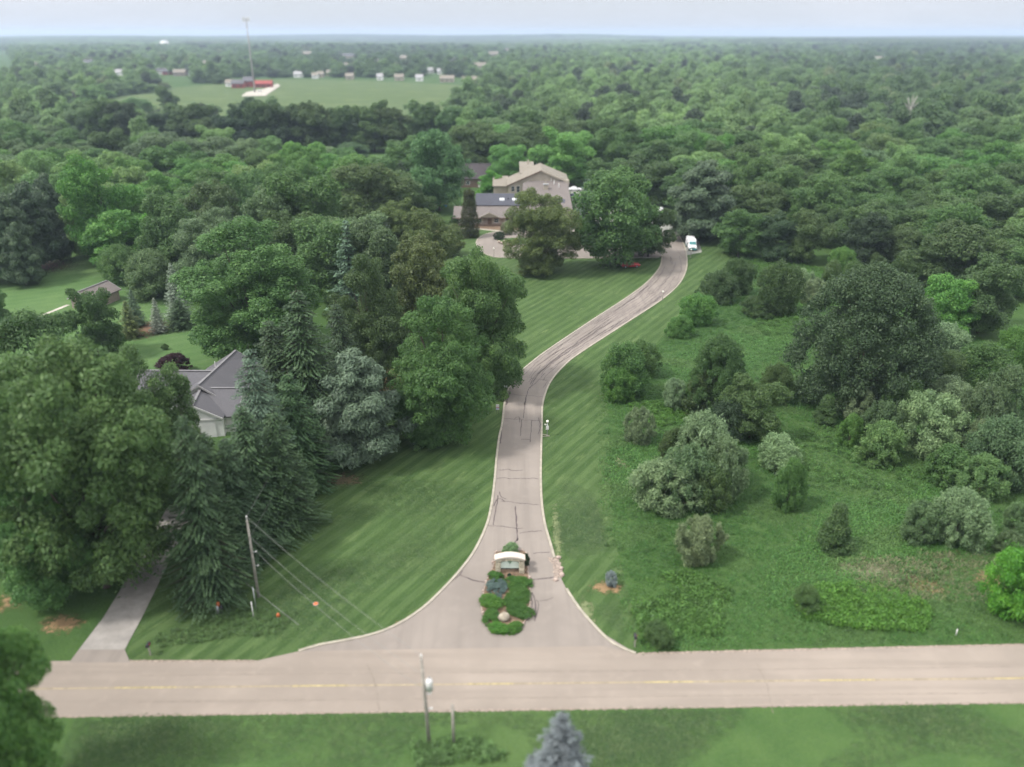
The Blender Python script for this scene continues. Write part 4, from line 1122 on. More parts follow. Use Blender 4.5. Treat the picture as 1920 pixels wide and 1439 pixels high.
vp = U(404, 688, 5.2); MB().tube([(vp.x - ga.x, vp.y - ga.y, 4.4), (vp.x - ga.x, vp.y - ga.y, 6.0)], .07, 6).build('vent_pipe', M_white, gh)
# mauve shed at the far side of the left yard
sa, sb = U(152, 546, 3.6), U(196, 529, 3.6)
sh = thing('garden_shed', 'mauve roofed shed half hidden by a dark tree in the left yard', 'shed', (sa.x, sa.y, 0))
gable(sh, sa + (sa - sb).normalized() * .4, sb + (sb - sa).normalized() * .4, 3.6, 2.2, 2.6, M_taupe, M_mauve, .4, trim=M_ltrim)

# ------------------------------------------------------------------ vehicles
def wheel(root, x, y, r, w):
    t = MB(); t.tube([(x - w / 2, y, r), (x - w / 2 + .04, y, r), (x + w / 2 - .04, y, r), (x + w / 2, y, r)], [r * .9, r, r, r * .9], 16)
    o = t.build('wheel', M_rubber, root, True)
    sx = 1 if x > 0 else -1
    MB().tube([(x + sx * (w / 2 - .02), y, r), (x + sx * (w / 2 + .012), y, r)], [r * .62, r * .5], 12).build('rim', M_steel, o)

def loft(secs):
    """closed rings of equal count joined nose to tail"""
    mb = MB(); n = len(secs[0])
    for s in secs: mb.v += s
    for i in range(len(secs) - 1):
        for k in range(n):
            mb.f.append((i * n + k, (i + 1) * n + k, (i + 1) * n + (k + 1) % n, i * n + (k + 1) % n))
    mb.f.append(tuple(range(n))); mb.f.append(tuple(range(len(secs) * n - 1, (len(secs) - 1) * n - 1, -1)))
    return mb

def ring(y, w, z0, z1, tuck=.88, r=.12):
    """a body section: narrower at the roof and the sill"""
    a, b = w / 2, w / 2 * tuck; h = z1 - z0
    return [(-a * .94, y, z0), (-a, y, z0 + h * .25), (-a, y, z0 + h * .55), (-b, y, z1 - r * .5), (-b + r, y, z1), (b - r, y, z1), (b, y, z1 - r * .5), (a, y, z0 + h * .55), (a, y, z0 + h * .25), (a * .94, y, z0)]

def car(label, p, rz, mat, name='parked_car'):
    """a four door saloon; its nose points along -y"""
    t = thing(name, label, 'car', p, rz)
    prof = [(-2.2, .45, .72), (-2.12, .32, .80), (-1.2, .26, .92), (-.75, .26, .96), (1.5, .26, 1.0), (2.05, .3, .96), (2.2, .42, .80)]
    loft([ring(y, 1.62 if abs(y) > 2.1 else 1.78, a, b, .93, .12) for y, a, b in prof]).build('body', mat, t, True)
    cab = [(-.95, .93, .95), (-.25, .93, 1.40), (.6, .93, 1.45), (1.15, .93, 1.38), (1.75, .93, 1.0)]
    loft([ring(y, 1.56, a, b, .78 if b > 1.1 else .96, .1) for y, a, b in cab]).build('cabin', mat, t, True)
    def quad(name, P, m): return MB().add(P, [(0, 1, 2, 3)]).build(name, m, t)
    quad('windscreen', [(-.68, -.93, .995), (.68, -.93, .995), (.55, -.33, 1.39), (-.55, -.33, 1.39)], M_glass)
    quad('rear_window', [(.66, 1.70, 1.06), (-.66, 1.70, 1.06), (-.55, 1.24, 1.36), (.55, 1.24, 1.36)], M_glass)
    for sx in (-1, 1):
        P = [(sx * .785, -.55, 1.02), (sx * .785, 1.25, 1.04), (sx * .66, .98, 1.36), (sx * .65, -.1, 1.36)]
        quad('side_window', P if sx > 0 else P[::-1], M_glass)
        MB().ball((sx * .62, -2.14, .68), .17, .06, .08, 8, 5).build('headlight', M_lamp, t, True)
        MB().ball((sx * .66, 2.16, .76), .14, .05, .08, 8, 5).build('tail_light', M_red, t, True)
        MB().ball((sx * .98, -.62, 1.02), .10, .06, .07, 8, 5).build('mirror', mat, t, True)
        for y in (-1.38, 1.35): wheel(t, sx * .80, y, .32, .2)
    MB().box(-.8, .8, -2.24, -2.16, .38, .52).build('bumper', M_dsteel, t, bevel=.02)
    return t

def van(label, p, rz):
    """a shuttle van: high box behind a cab with a sloping bonnet; its nose points along -y"""
    t = thing('parked_van', label, 'van', p, rz)
    W = 2.1
    secs = [(-2.95, .55, 1.02, 1.9), (-2.85, .45, 1.12, 2.0), (-2.2, .42, 1.30, W), (-1.95, .42, 1.38, W), (-1.35, .42, 2.08, W), (-1.2, .42, 2.42, W), (-.7, .42, 2.62, W), (2.5, .42, 2.66, W), (2.75, .45, 2.5, W)]
    loft([ring(y, w, a, b, .90, .16) for y, a, b, w in secs]).build('body', M_vanw, t, True)
    def quad(name, P, m, par=t): return MB().add(P, [(0, 1, 2, 3)]).build(name, m, par)
    fr = quad('windscreen', [(-.86, -1.97, 1.44), (.86, -1.97, 1.44), (.78, -1.39, 2.10), (-.78, -1.39, 2.10)], M_teal)
    fr.location.y = -.03
    MB().box(-.9, .9, -3.03, -2.93, .36, .66).build('bumper', M_tealp, t, bevel=.03)
    MB().box(-.45, .45, -2.985, -2.94, .74, .94).build('grille', M_dsteel, t, bevel=.01)
    for sx in (-1, 1):
        MB().box(sx * .72 - .18, sx * .72 + .18, -2.985, -2.93, .74, .94).build('headlight', M_lamp, t, bevel=.02)
        def side(n, y0, y1, z0, z1, m=M_glass):
            f0 = W / 2 + .012; f1 = f0 - .075
            P = [(sx * f0, y0, z0), (sx * f0, y1, z0), (sx * f1, y1, z1), (sx * f1, y0, z1)]
            quad(n, P if sx > 0 else P[::-1], m)
        side('side_window', -1.55, -.75, 1.45, 2.05); side('side_window', -.55, .45, 1.5, 2.2); side('side_window', .55, 1.5, 1.5, 2.2); side('side_window', 1.6, 2.45, 1.5, 2.2)
        m = MB(); m.tube([(sx * 1.05, -1.75, 1.5), (sx * 1.25, -1.85, 1.55)], .025, 6); m.box(sx * 1.30 - .10, sx * 1.30 + .10, -1.90, -1.82, 1.38, 1.75); m.build('mirror', M_dsteel, t)
        MB().box(sx * 1.062 - .012, sx * 1.062 + .012, -.9, 2.55, .62, .72).build('side_stripe', M_tealp, t)
        for y in (-2.1, 1.75): wheel(t, sx * .94, y, .37, .24)
    MB().box(-.35, .35, .4, 1.2, 2.655, 2.80).build('roof_vent', M_vanw, t, bevel=.04)
    return t

vp = U(1300, 471.5)
van('white passenger van with teal windscreen parked on the pad beside the driveway', (vp.x, vp.y + 2.9, .02), -.05)
p = U(1187, 503); car('dark red car tucked under the big tree left of the driveway', (p.x - .6, p.y + .8, .01), PI / 2 + .15, M_red)
p = U(1078, 358); car('white car behind the right end of the large house', (p.x, p.y, .02), PI / 2, M_vanw)
p = U(1077, 372); car('dark blue car at the right wall of the large house', (p.x, p.y, .02), PI / 2 - .1, M_cblue)
p = U(1216, 420); car('white car glimpsed through the trees nearest the driveway', (p.x, p.y, .02), .9, M_vanw)
p = U(1240, 398); car('white car glimpsed deeper in the parking lot behind the trees', (p.x, p.y, .02), 1.2, M_vanw)

# ------------------------------------------------------------------ poles, lines and small things
def top_at(base, px, py): return UY(px, py, base.y)

WIRES = []
def utility_pole(label, bx, by, tx, ty, transformer=None, r=.15):
    b = U(bx, by); t = top_at(b, tx, ty); d = t - b
    o = thing('utility_pole', label, 'utility pole', b)
    MB().tube([(0, 0, -.3), tuple(d * .5), tuple(d)], [r, r * .85, r * .7], 10).build('pole', M_pole, o, True)
    m = MB(); m.tube([tuple(d), tuple(d + Vector((0, 0, .35)))], [.05, .035], 6); m.ball(tuple(d + Vector((0, 0, .4))), .09, nu=8, nv=5); m.build('insulator', M_white, o, True)
    for f in (.42, .60):
        q = d * f; MB().tube([tuple(q), tuple(q + Vector((.35, -.05, .05)))], .035, 6).build('bracket', M_steel, o)
        MB().ball(tuple(q + Vector((.42, -.05, .08))), .09, nu=8, nv=5).build('insulator', M_white, o, True)
    if transformer:
        q = d * transformer + Vector((.42, -.1, 0))
        k = MB(); k.tube([tuple(q - Vector((0, 0, .5))), tuple(q + Vector((0, 0, .4))), tuple(q + Vector((0, 0, .52)))], [.27, .27, .15], 14)
        k = k.build('transformer', M_white, o, True); MB().tube([tuple(q + Vector((0, 0, .5))), tuple(q + Vector((.05, 0, .8)))], .05, 6).build('bushing', M_ltrim, k)
    return b, d

A_b, A_d = utility_pole('weathered utility pole standing left of the lower lawn', 485, 1120, 463, 976)
B_b, B_d = utility_pole('utility pole with white transformer across the road in the foreground', 805, 1392, 790, 1237, transformer=.72)
C_b, C_d = utility_pole('short leaning wooden pole half inside the front spruce', 386, 1068, 371, 1018, r=.11)

def wire(label, p, q, sag, r=.011, group='overhead lines'):
    pts = []
    for i in range(25):
        t = i / 24; v = p.lerp(q, t); v.z -= sag * 4 * t * (1 - t); pts.append(tuple(v))
    tag(MB().tube(pts, r, 5).build('power_line', M_wire), label, 'power line', group)
At, Bt, Ct = A_b + A_d + Vector((0, 0, .4)), B_b + B_d + Vector((0, 0, .4)), C_b + C_d
far = UY(600, 690, 104)
wire('highest overhead line from the left pole top toward the foreground pole', At, Bt, .5)
wire('middle overhead line between the left pole and the foreground pole', A_b + A_d * .80, B_b + B_d * .82, .6)
wire('lowest overhead line between the left pole and the foreground pole', A_b + A_d * .60 + Vector((.42, 0, 0)), B_b + B_d * .64, .6)
wire('upper overhead line running from the left pole back through the spruces', At, far, .8)
wire('lower overhead line running from the left pole back through the spruces', A_b + A_d * .78, far - Vector((-.6, 0, 1.8)), .9)
wire('guy wire from the short leaning pole down past the left pole', Ct, U(560, 1172), .15, .02)

def post(name, label, cat, x, y, ytop, r=.05, mat=None):
    b = U(x, y); h = UY(x, ytop, b.y).z
    o = thing(name, label, cat, b); MB().tube([(0, 0, -.1), (0, 0, h)], [r, r * .9], 8).build('post', mat or M_steel, o, True)
    return o, h
post('marker_post', 'thin grey post nearest the foot of the left utility pole', 'post', 481, 1146, 1102)
post('marker_post', 'thin white post just below the left utility pole', 'post', 476, 1161, 1129, mat=M_white)
post('marker_post', 'tiny white stake in the grass near the road at right', 'post', 1792, 1192, 1180, mat=M_white)
post('stub_pole', 'dark wooden stub right of the foreground utility pole', 'post', 851, 1396, 1322, .12, M_pole)
o, h = post('utility_pedestal', 'pair of grey pedestals with orange cap at the foot of the spruce', 'utility box', 409, 1150, 1136, .16)
MB().tube([(.35, .1, -.1), (.35, .1, h * .95)], .11, 8).build('post', M_dsteel, o, True)
MB().tube([(.12, .05, h - .05), (.12, .05, h + .28), (.12, .05, h + .36)], [.15, .15, .06], 10).build('cap', M_orange, o, True)
b = U(522, 1158); o = thing('orange_marker', 'squat orange marker on the grass right of the left pole', 'marker', b)
MB().tube([(0, 0, 0), (0, 0, .38), (0, 0, .5)], [.17, .15, .05], 12).build('body', M_orange, o, True); MB().tube([(0, 0, 0), (.0, 0, .06)], .26, 12).build('base', M_dsteel, o)
b = U(592, 1133); o = thing('utility_hatch', 'flat orange utility hatch lying on the lower lawn under the wires', 'lid', b)
MB().tube([(0, 0, 0), (0, 0, .05)], .28, 16).build('rim', M_pole, o); MB().tube([(0, 0, .05), (0, 0, .09)], [.24, .20], 16).build('cover', M_orange, o)

def mailbox(label, x, y):
    b = U(x, y); o = thing('mailbox', label, 'mailbox', b)
    MB().box(-.05, .05, -.05, .05, -.1, 1.05).build('post', M_pole, o)
    k = MB(); pr = [(-.13, 1.05), (.13, 1.05), (.13, 1.2)] + [(.13 * math.cos(a), 1.2 + .13 * math.sin(a)) for a in (.5, 1.05, 1.57, 2.1, 2.64)] + [(-.13, 1.2)]
    k.prism(pr, -.28, .28, 'y'); k.build('box', M_dsteel, o); MB().box(.135, .155, -.1, .1, 1.2, 1.27).build('flag', M_red, o)
mailbox('black mailbox at the road edge beside the left side drive', 282, 1229)
mailbox('dark mailbox at the road edge right of the driveway mouth', 1190, 1213)

def lamp_post(label, x, y, ytop, mat=M_pole):
    o, h = post('lamp_post', label, 'lamp post', x, y, ytop + 4, .06, mat)
    k = MB().tube([(0, 0, h - .02), (0, 0, h + .04)], [.12, .12], 10).build('collar', M_dsteel, o)
    MB().ball((0, 0, h + .20), .19, nu=12, nv=8).build('lamp_shade', M_lamp, o, True)
    MB().tube([(0, 0, -.02), (0, 0, .10)], [.16, .14], 10).build('base', M_conc, o)
    return o, h
lamp_post('brown lamp post on the right kerb where the driveway curves', 1242, 563, 545)
lamp_post('brown lamp post at the lower edge of the loop court', 926, 483, 464)
lamp_post('brown lamp post in front of the white van', 1295, 483, 466)
o, h = lamp_post('grey lamp post carrying a white sign at the right kerb', 1026, 818, 789, M_steel)
MB().box(-.19, .19, -.11, -.065, h - 1.0, h - .42).build('sign_panel', M_white, o, bevel=.01)
m = MB(); m.tube([(0, 0, h - .25), (-.28, -.05, h - .25)], .02, 6); m.ball((-.3, -.05, h - .24), .09, nu=8, nv=5); m.build('floodlight', M_lamp, o, True)
m = MB()
q = U(1026, 818)
for a, c in (((-.9, .45), (.05, .25)), ((.05, .25), (.3, -.05)), ((.3, -.05), (-.75, -.25))):
    m.tube([(a[0], a[1], .05), (c[0], c[1], .05)], .05, 6)
tag(m.build('timber_edging', M_kerb), 'pale timber edging round the foot of the grey lamp post', 'edging'); bpy.data.objects['timber_edging'].location = q

b = U(933, 776); o = thing('lawn_sign', 'white sign with red band on two legs left of the driveway', 'sign', b)
for sx in (-.16, .16): MB().box(sx - .02, sx + .02, -.02, .02, -.1, .75).build('leg', M_dsteel, o)
MB().box(-.24, .24, -.03, .03, .62, 1.45).build('sign_panel', M_white, o, bevel=.01); MB().box(-.24, .24, -.036, -.031, .98, 1.06).build('band', M_red, o)
MB().box(-.20, .20, -.036, -.031, .68, .94).build('lower_panel', plain('lavender', (.42, .42, .55), .6), o)
b = U(948, 727); o = thing('white_box', 'small white box lying on the grass by the left kerb', 'box', b, .6)
MB().box(-.28, .02, -.14, .14, .02, .30).build('body', M_white, o, bevel=.03); MB().box(.06, .32, -.12, .12, .02, .26).build('lid', M_white, o, bevel=.03)
b = U(964, 708); o = thing('wheeled_bin', 'blue bin standing on the concrete pad left of the driveway', 'bin', b)
k = MB(); k.add([(-.26, -.28, .1), (.26, -.28, .1), (.26, .28, .1), (-.26, .28, .1), (-.31, -.34, 1.0), (.31, -.34, 1.0), (.31, .34, 1.0), (-.31, .34, 1.0)], [(3, 2, 1, 0), (0, 1, 5, 4), (1, 2, 6, 5), (2, 3, 7, 6), (3, 0, 4, 7)])
k.build('body', M_blue, o, bevel=.03); MB().box(-.33, .33, -.37, .37, 1.0, 1.08).build('lid', M_blue, o, bevel=.03)
for sx in (-.3, .3): MB().tube([(sx - .04, .3, .12), (sx + .04, .3, .12)], .12, 10).build('wheel', M_rubber, o)
# white board fence and play house left of the large house
b0_, b1_ = U(800, 390), U(828, 388); fe = thing('board_fence', 'white board fence left of the large house under the spreading tree', 'fence', b0_)
L = (b1_ - b0_); n = 9
m = MB()
for zz in (.35, .75, 1.15, 1.5): m.slab([(0, -.03, zz + .16), (L.x, L.y - .03, zz + .16), (L.x, L.y + .02, zz + .16), (0, .02, zz + .16)], .3)
m.build('boards', M_white, fe)
for i in range(4): f = i / 3; MB().box(L.x * f - .07, L.x * f + .07, L.y * f + .03, L.y * f + .15, -.1, 1.8).build('post', M_white, fe)
b = U(833, 389); o = thing('play_house', 'bright blue toy play house at the end of the white board fence', 'play house', b)
for sx in (-.9, .9):
    for sy in (-.6, .6): MB().box(sx - .06, sx + .06, sy - .06, sy + .06, 0, 2.2).build('post', M_pole, o)
MB().box(-.95, .95, -.65, .65, .9, 1.0).build('deck', M_pole, o); MB().box(-.9, .9, -.7, -.62, .2, .85).build('panel', M_bblue, o)
MB().prism([(-.8, 2.2), (.8, 2.2), (0, 2.9)], -1.05, 1.05).build('roof', plain('pale_blue', (.45, .62, .80), .5), o)

# ------------------------------------------------------------------ entrance sign and its planting
isl_px = [(930, 1036), (980, 1034), (988, 1050), (991, 1080), (994, 1115), (993, 1140), (985, 1165), (970, 1180), (945, 1184), (920, 1178), (907, 1160), (903, 1138), (907, 1110), (913, 1088), (924, 1065), (926, 1048)]
isl = smooth_line(px_line(isl_px + isl_px[:1]), .35)[:-1]
sheet('island_bed', isl, .10, M_soil); kk = strip('island_edge', isl + isl[:1], .12, .02, M_gravel, h=.10); kk['kind'] = 'structure'
sb = U(956, 1074); sign = thing('entrance_sign', 'arched stone entrance sign with hanging mint panel on the driveway island', 'sign', (sb.x, sb.y, .1))
W2, D2 = 1.42, .34
for sx in (-1, 1):
    MB().box(sx * (W2 - .22) - .26, sx * (W2 - .22) + .26, -D2, D2, 0, 1.35).build('pillar', M_stone, sign, bevel=.03)
def arch(xa, za, rise, n=14, half=1.0): return [(-half + 2 * half * i / n, za + rise * (1 - ((2 * i / n) - 1) ** 2)) for i in range(n + 1)]
lower = arch(0, 1.36, .22, 14, W2 + .03); upper = arch(0, 1.62, .32, 14, W2 + .03)
MB().prism(lower + upper[::-1], -D2, D2, 'y').build('arch', M_stone, sign)
lo2 = arch(0, 1.625, .32, 14, W2 + .12); up2 = arch(0, 1.78, .36, 14, W2 + .12)
MB().prism(lo2 + up2[::-1], -D2 - .1, D2 + .1, 'y').build('cap', M_cap, sign, bevel=.02)
pn = MB().prism([(-.92, .50), (.92, .50)] + arch(0, 1.18, .16, 10, .92)[::-1], -.06, .06, 'y').build('panel', M_mint, sign)
for z in (.72, .90, 1.06): MB().box(-.84, .84, -.072, -.061, z - .012, z + .012).build('groove', M_white, pn)
MB().box(-.94, .94, -.09, .09, .40, .50).build('lower_rail', M_dsteel, pn)
for sx in (-1, 1): MB().add([(sx * .28, -.07, 1.40), (sx * .90, -.07, 1.22), (sx * .90, -.07, 1.33), (sx * .28, -.07, 1.52), (sx * .28, .07, 1.40), (sx * .90, .07, 1.22), (sx * .90, .07, 1.33), (sx * .28, .07, 1.52)], [(0, 1, 2, 3), (7, 6, 5, 4), (0, 4, 5, 1), (3, 2, 6, 7), (0, 3, 7, 4), (1, 5, 6, 2)]).build('bracket', M_dsteel, pn)
em = MB(); em.prism([(0, 1.06), (.22, 1.34), (.16, 1.52), (-.16, 1.52), (-.22, 1.34)], -.13, -.08, 'y'); em.tube([(0, -.10, .96), (0, -.10, 1.1)], .025, 6); em.build('emblem', M_emb, pn)

def rock(name, label, cat, p, rx, ry, rz_, mat, seed, group=None):
    r_ = random.Random(seed); m = MB().ball((0, 0, rz_ * .7), rx, ry, rz_, 14, 9)
    m.v = [(x * (1 + r_.gauss(0, .05)) + r_.gauss(0, .02), y * (1 + r_.gauss(0, .05)), z * (1 + r_.gauss(0, .04))) for x, y, z in m.v]
    o = m.build(name, mat, None, True); o.location = p; o.rotation_euler.z = r_.uniform(0, 6)
    return tag(o, label, cat, group)
p = U(945, 1163); rock('boulder', 'big rounded beige boulder at the road end of the island', 'boulder', (p.x, p.y, .08), .56, .46, .40, M_boulder, 3)
for i, q in enumerate(isl):
    x = q.x - sb.x
    if i % 2 or not (x > .75 or (x < -.9 and i % 4 == 0)) : continue
    r_ = random.Random(i)
    rock('edging_stone', 'small pinkish white stone edging the driveway island', 'stone', (q.x + r_.uniform(-.1, .1), q.y + r_.uniform(-.1, .1), .04), r_.uniform(.10, .19), r_.uniform(.09, .16), r_.uniform(.08, .13), M_edge, i, 'stones edging the driveway island')
for i, (x, y) in enumerate(((936, 456), (941, 458), (947, 459), (953, 460), (946, 455), (959, 461))):
    p = U(x, y); rock('garden_stone', 'pale stone at the tip of the court island, %s from the left' % ordinal([1, 2, 4, 5, 3, 6][i]), 'stone', (p.x, p.y, .1), .5, .4, .32, M_edge, 70 + i, 'stones at the court island tip')
def bush(kind, x, y, w, h, tint, label, variant=None): plant(kind, U(x, y), w, h, tint, label, 'planting on the driveway island', variant)
J = (.066, .165, .032)
bush('thicket', 972, 1120, 2.9, .62, J, 'dark green spreading juniper filling the middle right of the island')
bush('thicket', 975, 1150, 2.6, .58, J, 'dark green juniper right of the boulder')
bush('thicket', 972, 1096, 2.5, .62, J, 'dark green juniper in front of the right sign pillar')
bush('thicket', 960, 1134, 1.9, .5, J, 'low juniper in the middle of the island')
bush('thicket', 930, 1085, 1.6, .7, (.075, .18, .035), 'green shrub at the left sign pillar')
bush('shrub', 931, 1106, 2.6, .6, (.14, .20, .17), 'blue grey low juniper on the left of the island')
bush('thicket', 922, 1134, 2.4, .7, (.09, .22, .04), 'fresh green shrub on the left rim of the island')
bush('thicket', 921, 1160, 2.0, .6, (.085, .20, .04), 'green shrub left of the boulder')
bush('thicket', 936, 1183, 1.9, .6, (.09, .225, .04), 'fresh green shrub at the road tip, left one')
bush('thicket', 963, 1181, 1.7, .58, (.08, .19, .036), 'green shrub at the road tip, right one')
bush('shrub', 955, 1081, .4, .35, (.07, .11, .08), 'small blue green tuft in the bare soil before the sign')
bush('shrub', 957, 1040, 1.9, 1.25, (.20, .32, .14), 'feathery pale grass clump behind the sign arch')
bush('shrub', 986, 1060, 1.0, 1.4, (.05, .085, .04), 'dark shrub at the right flank of the sign')

# ------------------------------------------------------------------ the suburb, farm and masts beyond
def small_house(label, x, ybase, wpx, zwall, zroof, wmat, rmat, rz=0.0, cat='house', name='far_house', group=None, depth=8):
    p = U(x, ybase); w = wpx / ppm(p)
    p.z = float(terrain(p.x, p.y)) + .1
    o = thing(name, label, cat, p, rz, group)
    hw = depth / 2
    m = MB(); A = [(-w / 2, 0, 0), (-w / 2, depth, 0), (-w / 2, depth, zwall), (-w / 2, hw, zroof), (-w / 2, 0, zwall)]; B = [(w / 2, y, z) for _, y, z in A]
    m.add(A + B, [(0, 1, 2, 3, 4), (9, 8, 7, 6, 5), (0, 4, 9, 5), (1, 6, 7, 2)]); m.build('wall', wmat, o)
    r = MB(); e = .6
    r.slab([(-w / 2 - e, -e, zwall - .3), (w / 2 + e, -e, zwall - .3), (w / 2 + e, hw, zroof + .15), (-w / 2 - e, hw, zroof + .15)], .25)
    r.slab([(w / 2 + e, depth + e, zwall - .3), (-w / 2 - e, depth + e, zwall - .3), (-w / 2 - e, hw, zroof + .15), (w / 2 + e, hw, zroof + .15)], .25)
    r.build('roof', rmat, o)
    for k in range(max(1, int(w / 5))):
        cx = -w / 2 + (k + .5) * w / max(1, int(w / 5))
        MB().box(cx - .7, cx + .7, -.06, -.01, 1.0, 2.3).build('window', M_glass, o)
    return o
hs = [(655, 150, 14, 0), (712, 151, 10, 1), (748, 152, 16, 0), (786, 153, 13, 1), (838, 155, 26, 0), (884, 157, 34, 0), (600, 146, 12, 2), (618, 143, 11, 2), (645, 128, 20, 2), (560, 146, 18, 1), (805, 138, 18, 1), (828, 140, 16, 1)]
for i, (x, y, w, c) in enumerate(sorted(hs)):
    small_house('small pale house along the far edge of the hayfield, %s from the left' % ordinal(i + 1), x, y, w, 4.2, 7, (M_cream, M_gable, M_cream)[c], (M_creamroof, M_ltrim, M_creamroof)[c], group='houses at the far edge of the hayfield', depth=9)
hs = [(92, 184, 15, 0), (137, 183, 14, 2), (226, 143, 30, 1), (298, 140, 18, 0), (313, 141, 16, 3), (336, 143, 22, 2), (360, 146, 12, 0), (237, 165, 10, 2), (8, 187, 14, 1), (176, 147, 14, 1)]
for i, (x, y, w, c) in enumerate(sorted(hs)):
    small_house('small house among the trees of the far left suburb, %s from the left' % ordinal(i + 1), x, y, w, 4.6, 7.6, (M_gable, M_gable, M_taupe, M_barn)[c], (M_grey, M_ltrim, M_creamroof, M_grey)[c], group='houses of the far left suburb', depth=9)
small_house('red barn with grey roof at the left of the farm on the hayfield', 446, 166, 22, 4.5, 7.5, M_barn, M_grey, .1, 'barn', 'red_barn', depth=11)
small_house('red barn with grey roof in the middle of the farm', 466, 164, 18, 6.0, 9.5, M_barn, M_grey, .1, 'barn', 'red_barn', depth=11)
small_house('long low red barn right behind the tall mast', 494, 165, 30, 4.0, 6.4, M_barn, M_barn, .1, 'barn', 'red_barn', depth=11)
for i, (x, y, w) in enumerate(((430, 163, 14), (590, 148, 10), (955, 98, 20), (1503, 178, 16))):
    small_house(('pale shed left of the red barns', 'pale shed on the slope right of the farm', 'tiny white building in the far woods near the middle', 'pale roof showing in the woods at upper right')[i], x, y, w, 4, 6.5, M_gable, M_creamroof, depth=9)

hs = [(70, 132, 16), (165, 126, 18), (385, 128, 16), (575, 108, 20), (650, 112, 26), (700, 124, 18), (760, 116, 20), (845, 122, 22), (900, 132, 20), (925, 108, 18), (1240, 126, 14), (1650, 118, 18)]
for i, (x, y, w) in enumerate(hs):
    small_house('pale roofed building among the hazy far woods, %s from left' % ordinal(i + 1), x, y, w, 6, 10, (M_cream, M_taupe)[i % 2], (M_creamroof, M_grey, M_creamroof)[i % 3], group='buildings in the hazy far woods', depth=14)
# tall mast at the farm
b = U(478, 174); tp = UY(465, 30, b.y); mast = thing('radio_mast', 'tall pale mast with antenna ring standing by the red barns', 'mast', b)
hh = tp.z - 3; dx = tp.x - b.x
MB().tube([(0, 0, 0), (0, 0, hh * .5), (0, 0, hh)], [.85, .62, .42], 12).build('pole', M_ltrim, mast, True)
an = MB()
for k in range(3):
    a = 2 * PI * k / 3
    an.tube([(2.6 * math.cos(a), 2.6 * math.sin(a), hh), (2.6 * math.cos(a + 2 * PI / 3), 2.6 * math.sin(a + 2 * PI / 3), hh)], .16, 6)
    an.tube([(0, 0, hh - .4), (2.6 * math.cos(a), 2.6 * math.sin(a), hh)], .14, 6)
an = an.build('antenna_ring', M_ltrim, mast)
for k in range(9):
    a = 2 * PI * k / 9; MB().box(-.25, .25, -.15, .15, -1.6, 1.9).build('antenna', M_white, mast)
    q = bpy.context.scene.collection.objects[-1]; q.location = (2.7 * math.cos(a), 2.7 * math.sin(a), hh); q.rotation_euler.z = a
MB().box(3, 6, -2, 1, 0, 2.6).build('equipment_hut', M_white, mast)
# water tower
wb = UY(310, 92, 2800); wt_z = float(terrain(wb.x, 2800)); wt = thing('water_tower', 'white bulb water tower rising over the far left woods', 'water tower', (wb.x, 2800, wt_z))
zt = UY(310, 77, 2800).z - wt_z
MB().tube([(0, 0, 0), (0, 0, 3), (0, 0, zt - 14), (0, 0, zt - 9)], [6, 3, 2.6, 7], 16).build('stem', M_white, wt, True)
MB().ball((0, 0, zt - 8), 15, 15, 9, 20, 12).build('tank', M_white, wt, True)

# ------------------------------------------------------------------ the woods
def inside(poly, x, y):
    c = False; n = len(poly)
    for i in range(n):
        x1, y1 = poly[i]; x2, y2 = poly[i - 1]
        if (y1 > y) != (y2 > y) and x < (x2 - x1) * (y - y1) / (y2 - y1) + x1: c = not c
    return c

def to_px(x, y):
    d = y * CT + H * ST
    return 960 + F * x / d, 719.5 + F * (H * CT - y * ST) / d

front = [(-200, 470), (0, 455), (110, 450), (125, 490), (200, 500), (330, 555), (460, 640), (600, 700), (700, 640), (760, 500), (785, 395), (800, 372), (865, 345), (1075, 335), (1100, 338), (1250, 380), (1345, 445), (1420, 478), (1550, 503), (1650, 520), (1750, 565), (1850, 600), (2200, 640)]
fx = [p[0] for p in front]; fy = [p[1] for p in front]
clearing = [(545, 312), (560, 298), (790, 288), (800, 306), (690, 316)]
yard2 = [(170, 255), (262, 222), (290, 222), (300, 250), (262, 262), (210, 275)]
keep_clear = [(655, 150, 14), (712, 151, 10), (748, 152, 16), (786, 153, 13), (838, 155, 26), (884, 157, 34), (600, 146, 12), (618, 143, 11), (645, 128, 20), (560, 146, 18), (805, 138, 18), (828, 140, 16),
    (20, 122, 24), (70, 132, 20), (118, 112, 22), (165, 126, 26), (275, 118, 22), (385, 128, 22), (520, 118, 20), (575, 108, 22), (650, 112, 30), (700, 124, 22), (760, 116, 24), (845, 122, 26), (900, 132, 26), (925, 108, 24), (990, 120, 20), (1120, 112, 20), (1240, 126, 18), (1345, 108, 20), (1650, 118, 24), (1780, 106, 22),
    (92, 184, 15), (137, 183, 14), (226, 143, 30), (298, 140, 18), (313, 141, 16), (336, 143, 22), (360, 146, 12), (237, 165, 10), (446, 166, 30), (466, 164, 24), (494, 165, 34), (478, 175, 40), (430, 163, 14), (955, 98, 20), (1503, 178, 16), (590, 148, 10), (45, 204, 40)]
def wood_ok(px, py):
    if px < -120 or px > 2040: return False
    if py > np.interp(px, fx, fy): return False
    if inside(field, px, py) or inside(clearing, px, py) or inside(yard2, px, py): return False
    if 425 < px < 900 and 146 < py < 190: return False
    if 330 < px < 440 and 158 < py < 200 : return False
    for hx, hy, hw in keep_clear:
        if abs(px - hx) < hw * .6 + 4 and hy - 2 < py < hy + (26 if hy > 135 else 12): return False
    if 840 < px < 1110 and 336 < py: return False
    if 280 < px < 860 and 268 < py < 352: return False
    if 120 < px < 275 and 262 < py < 325: return False
    return True

